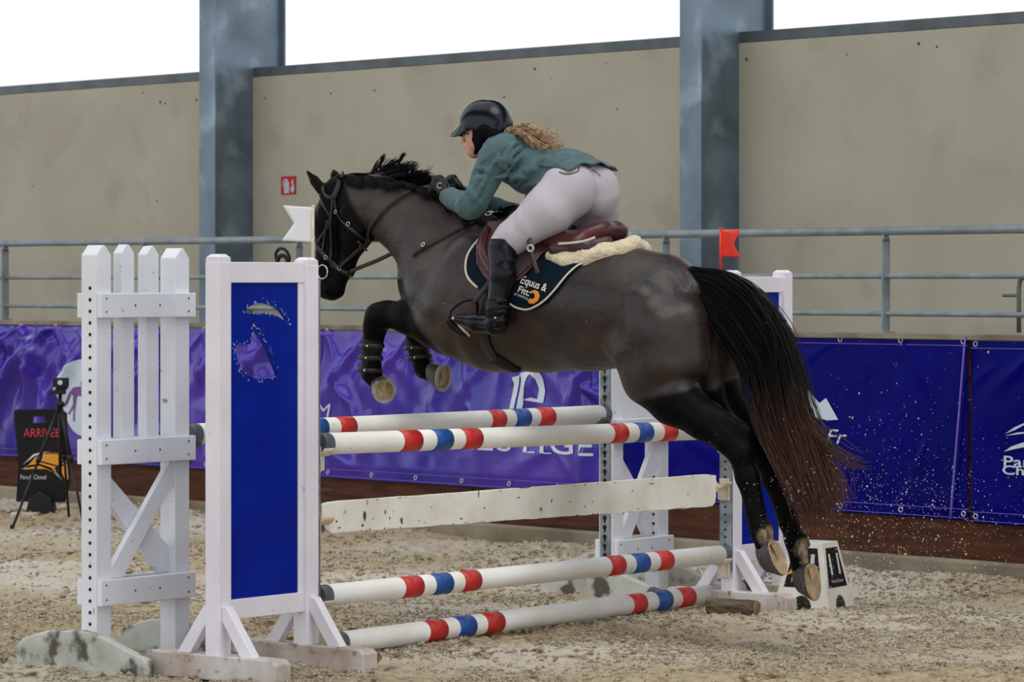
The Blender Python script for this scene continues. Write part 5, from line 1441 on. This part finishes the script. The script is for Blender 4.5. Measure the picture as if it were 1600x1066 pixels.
# arms
R_((790, 238, .13), (774, 250, .185), .070, .066, .03, 1, 'arm'); R_((774, 250, .185), (741, 316, .250), .062, .050, .02, 1, 'arm')
R_((741, 316, .250), (734, 322, .240), .050, .048, .02, 1, 'arm'); R_((734, 322, .240), (703, 308, .160), .048, .036, .02, 1, 'arm')
R_((703, 308, .16), (694, 298, .135), .028, .026, .015, 1, 'hand')
Rm((790, 238, -.13), (774, 250, -.185), .070, .066, .03, 1, 'arm'); Rm((774, 250, -.185), (738, 326, -.230), .062, .050, .02, 1, 'arm')
PR.append((Hm(734, 344, -.215), H(724, 306, -.07), .048, .034, .02, 1, 'arm'))
R_((724, 306, -.07), (716, 297, -.05), .028, .026, .015, 1, 'hand')
def hand(wx_, wy_, w, s, side):
    # palm
    a = (wx_, wy_, w); R_(a, (wx_ - 7, wy_ - 8, w - .012 * side), .032, .034, .012, .8, 'hand')
    for i, (dx, dy) in enumerate(((-2, -15), (-7, -13), (-12, -8), (-13, -1))):
        k0 = (wx_ + dx * .55, wy_ + dy * .6, w - .01 * side)
        k1 = (wx_ + dx * .95 - 2, wy_ + dy * 1.0, w - .022 * side); k2 = (wx_ + dx * .98 - 6, wy_ + dy * .9 + 5, w - .045 * side); k3 = (wx_ + dx * .7 - 5, wy_ + dy * .6 + 8, w - .055 * side)
        r0 = (.0118, .0122, .0118, .010)[i]
        R_(k0, k1, .014, r0 + .001, .006, 1, 'hand'); R_(k1, k2, r0 + .001, r0, .004, 1, 'hand'); R_(k2, k3, r0, r0 - .0015, .004, 1, 'hand')
    R_((wx_ - 1, wy_ - 4, w - .025 * side), (wx_ - 8, wy_ - 12, w - .05 * side), .014, .012, .008, 1, 'hand'); R_((wx_ - 8, wy_ - 12, w - .05 * side), (wx_ - 14, wy_ - 8, w - .06 * side), .012, .010, .005, 1, 'hand')
hand(692, 294, .13, 1, 1); hand(713, 293, -.04, 1, -1)
lo = (-.62, -.48, 1.2); hi = (.78, .48, 2.45)
def build_group(groups, inflate, h, name, m, parent, cuts=(), extra=None, lo=lo, hi=hi, it=2, attrs=None, label=None):
    F = Field(lo, hi, h)
    for (a, b, ra, rb, k, sy, g_) in PR:
        if g_ in groups:
            q = inflate + (0 if name != 'body' else .004 if g_ == 'head' else 0 if g_ in ('neck', 'hand') else -.014); F.cone(a, b, ra + q, rb + q, k, sy)
    if extra: extra(F)
    for p, n in cuts: F.halfspace(p, n)
    return field_obj(F, name, m, parent, attrs, it, label)
lipc = np.array(H(729, 232.8, 0))
def lipattr(V): d = np.sqrt(((V - lipc) ** 2 * np.array([1, .35, 2.2])).sum(1)); return {'lip': np.clip((.0125 - d) / .003, 0, 1)}
def sockets(F):
    for s in (1, -1): F.cone(Hm(724.5, 210, s * .031), Hm(724, 210, s * .033), .0095, .009, .006, 1, cut=True)
lipc = np.array([0., 0., 0.])
_, hV, hF = build_group(('head', 'neck', 'torso', 'hips', 'shin', 'foot', 'arm', 'hand'), -.004, .005, 'body', M['skin'], rd, attrs=lambda V: {'lip': np.clip((.013 - np.sqrt((((V - np.array(H(729.5, 232.8, 0))) * np.array([1, .5, 1.2])) ** 2).sum(1))) / .003, 0, 1)})
HB_ = BVHTree.FromPolygons([tuple(v) for v in hV], hF.tolist())
def skin(px, py, push=0.0): return hit(px, py, push, bvh=HB_)
def flip(p, s): return Vector((p.x, p.y * s, p.z))
ep, en = skin(727.5, 210.5)
M['eye_white'] = mat('eye_white', srgb(215, 208, 204), .2); M['iris'] = mat('iris', srgb(40, 46, 36), .1)
for s in (1, -1):
    e = MB().ball(flip(ep - en * .0075, s), .0105, 14, 10).build('eye', M['eye_white'], rd, smooth=True)
    MB().ball(flip(ep - en * .002 + Vector((.003, 0, 0)), s), .0058, 12, 8).build('iris', M['iris'], e, smooth=True)
    MB().tube(smooth_loop([flip(skin(x, y, .001)[0], s) for x, y in ((724.5, 203.5), (728, 202.3), (733, 204))], 4, False), .0028, 6).build('eyebrow', M['helmet_inner'], rd, smooth=True)
    MB().tube(smooth_loop([flip(skin(x, y, .0015)[0], s) for x, y in ((724.3, 209), (727, 207.4), (731.5, 210))], 4, False), .0022, 6).build('eyelash', M['helmet_inner'], rd, smooth=True)

def jacket_extra(F):
    # lower skirt of the jacket, lifting off the back
    F.cone(H(880, 268, .08), H(868, 292, .10), .075, .060, .03); F.cone(H(880, 268, -.08), H(868, 292, -.10), .075, .060, .03)
    F.cone(H(862, 276, 0), H(860, 292, 0), .085, .055, .03, 1.5)
    F.cone(H(830, 284, 0), H(850, 292, 0), .055, .05, .04, 1.8)
    F.cone(H(885, 246, 0), H(905, 248, 0), .030, .020, .03, 3.6); F.cone(H(905, 248, 0), H(926, 254, 0), .018, .010, .02, 5.5)
    # collar
    F.cone(H(776, 226, .035), H(786, 222, .03), .030, .030, .015); F.cone(H(776, 226, -.035), H(786, 222, -.03), .030, .030, .015)
    # folds
    for (a, b, r_) in (((785, 262, .19), (830, 238, .12), .010), ((800, 280, .16), (850, 250, .13), .012), ((835, 290, .14), (868, 262, .13), .012), ((760, 262, .23), (772, 280, .22), .010),
                       ((748, 285, .275), (758, 297, .25), .010), ((716, 306, .215), (708, 322, .20), .012), ((728, 308, .27), (722, 328, .24), .012), ((735, 330, .28), (750, 318, .28), .012), ((790, 225, .10), (782, 246, .19), .012), ((812, 225, .08), (795, 250, .18), .010)):
        F.cone(H(*a), H(*b), r_, r_ * .4, .025)
    for (a, b, r_) in (((792, 268, .21), (838, 244, .16), .010), ((820, 290, .17), (858, 258, .16), .012), ((712, 305, .22), (706, 326, .22), .006), ((722, 306, .26), (716, 328, .25), .007), ((752, 270, .27), (770, 268, .26), .009)):
        F.cone(H(*a), H(*b), r_, r_ * .4, .018, 1, cut=True)
    F.cone(H(700, 300, .160), H(697, 296, .15), .030, .030, .001, 1, cut=True)
def g_arm(i): return True
pb1 = H(872, 318, 0); pb2 = H(905, 262, 0)
# hem plane runs from under the belly up to the small of the back
hem_n = np.array([-(pb2.z - pb1.z), 0, (pb2.x - pb1.x)]); hem_n = hem_n if hem_n[0] < 0 else -hem_n
def jcut(F):
    jacket_extra(F)
F0_ = Field(lo, hi, .010)
for (a, b, ra, rb, k, sy, g_) in PR:
    if g_ in ('torso', 'arm'): F0_.cone(a, b, ra + .009, rb + .009, k, sy)
jacket_extra(F0_); v0, f0 = F0_.mesh(); JB = BVHTree.FromPolygons([tuple(v) for v in v0], f0.tolist())
CREASE = [((800, 222), (788, 238), (778, 258)), ((822, 230), (802, 250), (782, 276)), ((842, 246), (822, 268), (802, 290)), ((772, 276), (800, 268), (836, 262)), ((776, 240), (758, 270), (744, 302)),
          ((853, 248), (846, 272), (838, 296)), ((700, 303), (697, 311), (697, 320)), ((710, 304), (706, 314), (706, 325)), ((721, 306), (716, 317), (716, 329)), ((733, 282), (742, 276), (752, 276)),
          ((790, 280), (806, 274), (822, 276)), ((866, 250), (868, 266), (864, 282)), ((812, 226), (796, 240), (784, 262)), ((768, 250), (782, 248), (796, 252)), ((836, 236), (860, 236), (884, 240)),
          ((727, 296), (734, 300), (738, 310)), ((745, 262), (754, 262), (762, 268)), ((815, 290), (830, 284), (842, 286))]
def creases(F):
    jacket_extra(F)
    for cr_ in CREASE:
        g1 = [hit(x, y, .0015, bvh=JB)[0] for x, y in smoothpx(cr_)[:9]]; 
        for s in (1,):
            q = [Vector((p.x, p.y * s, p.z)) for p in g1]
            for a, b in zip(q[:-1], q[1:]): F.cone(a, b, .0042, .0042, .007, 1, cut=True)
            q = [p + Vector((-.010, s * .0, -.007)) - Vector((0, s * .004, 0)) for p in q]
            for a, b in zip(q[:-1], q[1:]): F.cone(a, b, .0060, .0060, .014)
jk, jV, jF = build_group(('torso', 'arm'), .009, .005, 'jacket', M['jacket'], rd, extra=creases)
def wrinkle(o, amp, ang, su, sv, seed):
    me = o.data; n = len(me.vertices); co = np.empty(n * 3, np.float32); no = np.empty(n * 3, np.float32)
    me.vertices.foreach_get('co', co); me.vertex_normals.foreach_get('vector', no); co = co.reshape(-1, 3).astype(float); no = no.reshape(-1, 3)
    c, s_ = math.cos(ang), math.sin(ang); a = co[:, 0] * c + co[:, 2] * s_ + .012 * vnoise(co[:, 0] / .06, co[:, 1] / .06, seed + 9); b = -co[:, 0] * s_ + co[:, 2] * c + co[:, 1] * .6
    f = vnoise(a / su, b / sv, seed); f = .5 - np.abs(f) * 2 + .5 * vnoise(a / su * 2.1, b / sv * 1.7, seed + 1)
    m = np.clip(.4 + 1.6 * vnoise(co[:, 0] / .15, co[:, 2] / .12 + co[:, 1] / .2, seed + 5), .1, 1)
    co += no * (f * amp * m)[:, None]; me.vertices.foreach_set('co', co.astype(np.float32).ravel()); me.update()
wrinkle(jk, .016, math.radians(48), .042, .22, 61)
# tail of the jacket lifting off the back
tp_ = bez([H(868, 229), H(884, 234), H(900, 238.5), H(914, 243), H(925, 248), H(933, 254)], 14); G = MB(); nw = 15; vs = []
for i, q in enumerate(tp_):
    k = i / 13
    for j in range(nw):
        a_ = -1 + 2 * j / (nw - 1); wv = a_ * (.150 + .03 * k)
        vs.append((q[0] + .02 * abs(a_) ** 2 * k, wv, q[2] - (.055 * (1 - k) + .030) * abs(a_) ** 2.4 + .006 * math.sin(a_ * 9 + k * 3) * k - .004))
G.add(vs, [(i * nw + j, i * nw + j + 1, (i + 1) * nw + j + 1, (i + 1) * nw + j) for i in range(13) for j in range(nw - 1)])
o = G.build('jacket_tail', M['jacket'], rd, smooth=True); sm = o.modifiers.new('thickness', 'SOLIDIFY'); sm.thickness = .006; sm.offset = 0
def collar_piece():
    pts = smooth_loop([H(762, 236, .0), H(764, 232, .05), H(774, 222, .075), H(790, 218, .055), H(797, 216, 0)], 5, False)
    for s in (1, -1): MB().tube([Vector((p.x, p.y * s, p.z)) for p in pts], .014, 8, flat=.6).build('collar', M['jacket'], rd, smooth=True)
collar_piece()
# breeches
def bre(F):
    pass
kn = H(786, 384, 0)
br_o, bV, bF = build_group(('hips',), .006, .006, 'breeches', M['breeches'], rd, extra=bre)
wrinkle(br_o, .0035, math.radians(-30), .05, .25, 71)
BB = BVHTree.FromPolygons([tuple(v) for v in bV], bF.tolist())
def on(px, py, push): return hit(px, py, push, bvh=BB)[0]
q = [on(x, y, .004) for x, y in ((872, 258), (884, 254), (896, 254), (908, 257), (920, 262))]
MB().tube(smooth_loop(q, 5, False), .015, 8, flat=.35, up=Vector((0, .7, .7))).build('belt', M['belt'], rd, smooth=True)
MB().tube(smooth_loop([on(x, y, .002) for x, y in ((874, 269), (882, 272), (892, 272), (903, 268), (904, 262))], 5, False), .0028, 6).build('pocket_flap', M['belt'], rd, smooth=True)
MB().ball(on(888, 267, .004), .0055).build('pocket_button', M['bit'], rd, smooth=True)
MB().tube(smooth_loop([on(x, y, .001) for x, y in ((925, 266), (932, 270), (938, 276))], 5, False), .0025, 6).build('pocket_seam', M['belt'], rd, smooth=True)
# boots
for s in (1, -1):
    G = Field((-.4, (.2 if s > 0 else -.48), 1.25), (.6, (.48 if s > 0 else -.2), 1.85), .005)
    def b(a, c, ra, rb, k=.02, sy=1): G.cone(Hm(*a), Hm(*c), ra, rb, k, sy)
    b((785, 378, s * .288), (785, 400, s * .300), .060, .059); b((785, 400, s * .300), (786, 428, s * .315), .059, .059); b((786, 428, s * .315), (777, 482, s * .335), .059, .047); b((777, 482, s * .335), (778, 500, s * .335), .049, .047)
    b((778, 502, s * .335), (776, 510, s * .335), .046, .042); b((772, 508, s * .335), (745, 505, s * .34), .042, .040); b((745, 505, s * .34), (717, 499, s * .35), .038, .024, .02, 1.15)
    b((772, 388, s * .315), (776, 372, s * .305), .02, .012)
    for yy, w_ in ((474, .375), (483, .378), (491, .376)): b((764, yy, s * w_), (790, yy - 4, s * w_), .010, .008, .012)
    G.halfspace(Hm(785, 373, s * .29), (.0, 0, 1))
    bt, _, _ = field_obj(G, 'boot', M['bootleather'], rd)
    MB().tube(smooth_loop([Hm(767, 404, s * .335), Hm(776, 406, s * .355), Hm(790, 407, s * .36), Hm(803, 405, s * .33)], 5, False), .0028, 6).build('boot_seam', M['black'], bt, smooth=True)
    G = Field((-.4, (.2 if s > 0 else -.48), 1.2), (.6, (.48 if s > 0 else -.2), 1.6), .005)
    G.cone(Hm(779, 520, s * .335), Hm(768, 519, s * .335), .034, .030, .01); G.halfspace(H(770, 524, 0), (-.1, 0, -1)); G.halfspace(H(770, 514, 0), (0, 0, 1)); field_obj(G, 'boot_heel', M['bootleather'], bt, it=1)
    MB().tube(smooth_loop([Hm(782, 514, s * .37), Hm(765, 513, s * .375), Hm(745, 510, s * .375), Hm(722, 505, s * .37), Hm(711, 499, s * .355)], 5, False), .004, 6).build('boot_welt', M['tack'], bt, smooth=True)
    MB().ball(Hm(774, 497, s * .382), .006).build('boot_stud', M['bit'], bt, smooth=True)
    MB().tube([Hm(767, 505, s * .381), Hm(790, 500, s * .375)], .005, 6, flat=.5).build('spur_strap', M['black'], bt, smooth=True)
# gloves
build_group(('hand',), .0025, .004, 'gloves', M['glove'], rd, lo=(.35, -.3, 1.75), hi=(.95, .3, 2.15), it=1)
lg = [(687 + 3.6 * math.cos(a), 290 + 4.2 * math.sin(a)) for a in np.linspace(.9, 5.6, 14)]
MB().tube([H(x, y, .168) for x, y in lg], .0018, 5).build('glove_emblem', M['lettering'], rd, smooth=True)
# helmet
G = Field((.12, -.2, 1.95), (.85, .2, 2.45), .0045)
hc = H(758, 197, 0)
G.cone(H(752, 199, 0), H(766, 199, 0), .112, .109, .02, .84)
G.cone(H(757, 188, 0), H(765, 188, 0), .088, .086, .04, .84)
G.cone(H(784, 205, 0), H(786, 208, 0), .030, .028, .02, 2.2)
# cut the opening: a plane that rises over the face, and the hollow
A1, B1 = H(716, 199, 0), H(800, 212, 0)
nrm = Vector((-(A1.z - B1.z), 0, (A1.x - B1.x))); nrm = -nrm if nrm.z > 0 else nrm
G.halfspace(H(758, 205, 0), nrm)
G.cone(H(752, 212, 0), H(768, 214, 0), .094, .092, .004, .84, cut=True)
G.cone(H(736, 222, 0), H(744, 214, 0), .075, .060, .004, 1.6, cut=True)
hl, _, _ = field_obj(G, 'helmet', M['helmet'], rd)
# visor: a rounded peak
vis = MB(); vs = []; n = 21; rings_ = 7; V0 = H(754, 200, 0)
for j in range(rings_):
    for i in range(n):
        a = math.radians(-82 + 164 * i / (n - 1)); f_ = j / (rings_ - 1); ca = math.cos(a)
        reach = .106 + .074 * f_ * ca ** .9
        x = V0.x + reach * ca; y = .094 * math.sin(a) * (1 + .02 * f_)
        z = V0.z + .014 + .004 * ca - .040 * f_ * ca - .006 * (f_ ** 2) * ca - .062 * math.sin(a) ** 2 * f_ * ca ** .6
        vs.append((x, y, z))
fs = [(j * n + i, j * n + i + 1, (j + 1) * n + i + 1, (j + 1) * n + i) for j in range(rings_ - 1) for i in range(n - 1)]
o = vis.add(vs, fs).build('visor', M['helmet'], hl, smooth=True); sm = o.modifiers.new('thickness', 'SOLIDIFY'); sm.thickness = .008; sm.offset = 0
sb = o.modifiers.new('sub', 'SUBSURF'); sb.levels = 1; sb.render_levels = 1
# ear covers and harness
G = Field((.12, -.16, 1.85), (.75, .16, 2.35), .0045)
for s in (1, -1):
    G.cone(Hm(757, 203, s * .072), Hm(751, 222, s * .060), .030, .024, .02, .7); G.cone(Hm(757, 203, s * .072), Hm(775, 214, s * .066), .030, .028, .02, .7)
    G.cone(Hm(745, 199, s * .076), Hm(748, 220, s * .066), .022, .020, .02, .6)
    G.cone(Hm(751, 222, s * .060), Hm(743, 238, s * .030), .016, .008, .02, .8); G.cone(Hm(775, 214, s * .06), Hm(785, 218, s * .0), .030, .028, .02, .9); G.cone(Hm(741, 205, s * .072), Hm(741, 218, s * .066), .009, .010, .01, .8); G.cone(Hm(741, 218, s * .066), Hm(745, 236, s * .04), .010, .006, .01, .8)
    G.cone(Hm(743, 238, s * .030), H(742, 243, 0), .007, .007, .01)
field_obj(G, 'harness', M['helmet_inner'], rd)
G = Field((.12, -.2, 2.0), (.85, .2, 2.4), .0045)
# hair: loose wavy ponytail over the back
paths = []
for i in range(900):
    cl = int(rng_.random() * 22); cr = np.random.default_rng(cl + 40)
    y0 = cr.normal(0, .03) + rng_.normal(0, .004); ln = .62 + .45 * rng_.random()
    top_ = cr.normal(0, 5)
    P0 = [H(788, 208, y0 * .5), H(803, 207 + top_ * .5, .02 + y0), H(824, 213 + top_ * 1.0, .05 + y0 * 1.3), H(846, 223 + top_ * 1.3, .06 + y0 * 1.5), H(876, 236 + top_ * 1.5, .06 + y0 * 1.6)]
    c = bez(P0, 20); t = np.linspace(0, 1, 20)
    ph = cr.random() * 6; am = cr.uniform(.008, .02)
    c = c + np.outer(np.sin(t * (11 + 4 * cr.random()) + ph) * am * np.clip(t * 3, 0, 1), np.array([.1, .3, 1])) + np.outer(np.cos(t * 9 + ph) * am, np.array([0, 1, 0])) + rng_.normal(0, 1, 3)[None, :] * (.003 + .010 * t[:, None] ** 1.5)
    k = np.clip(t * ln * 19, 0, 18.99); i0 = k.astype(int); f_ = (k - i0)[:, None]; c = c[i0] * (1 - f_) + c[i0 + 1] * f_
    paths.append(c)
strands(paths, .0016, .0006, 'hair', M['hair'], rd)
# ---------------------------------------------------------------- sand thrown up by the hind hooves
r = random.Random(77); G = MB()
def clod(c, s):
    k = r.random; a = [(s, 0, 0), (-s * .8, s * .3, 0), (0, s, s * .2), (0, -s, 0), (0, 0, s), (s * .2, 0, -s)]
    a = [(c[0] + v[0] * r.uniform(.6, 1.3), c[1] + v[1] * r.uniform(.6, 1.3), c[2] + v[2] * r.uniform(.6, 1.3)) for v in a]
    G.add(a, [(4, 0, 2), (4, 2, 1), (4, 1, 3), (4, 3, 0), (5, 2, 0), (5, 1, 2), (5, 3, 1), (5, 0, 3)])
for i in range(2300):
    u = -1.62 - abs(r.gauss(0, .34)); w = r.gauss(-.05, .3); z = .05 + abs(r.gauss(.42, .34)) 
    if r.random() < .55: z = r.uniform(.1, .75); u = r.uniform(-2.3, -1.3)
    clod((u, w, z), min(.0058, .0011 + r.expovariate(1 / .0009)))
for i in range(90):
    clod((r.uniform(-2.6, .9), r.uniform(.0, .6), r.uniform(.5, 1.5)), r.uniform(.0010, .0022))
M['grain'] = mat('flying_sand', srgb(215, 200, 180), .9)
G.build('flying_sand', M['grain'])
o = bpy.data.objects['flying_sand']; o.location = HF.o; o.rotation_euler = (0, 0, HF.ang)
tag(o, 'grains of sand thrown into the air behind the hind hooves', 'sand', kind='stuff')
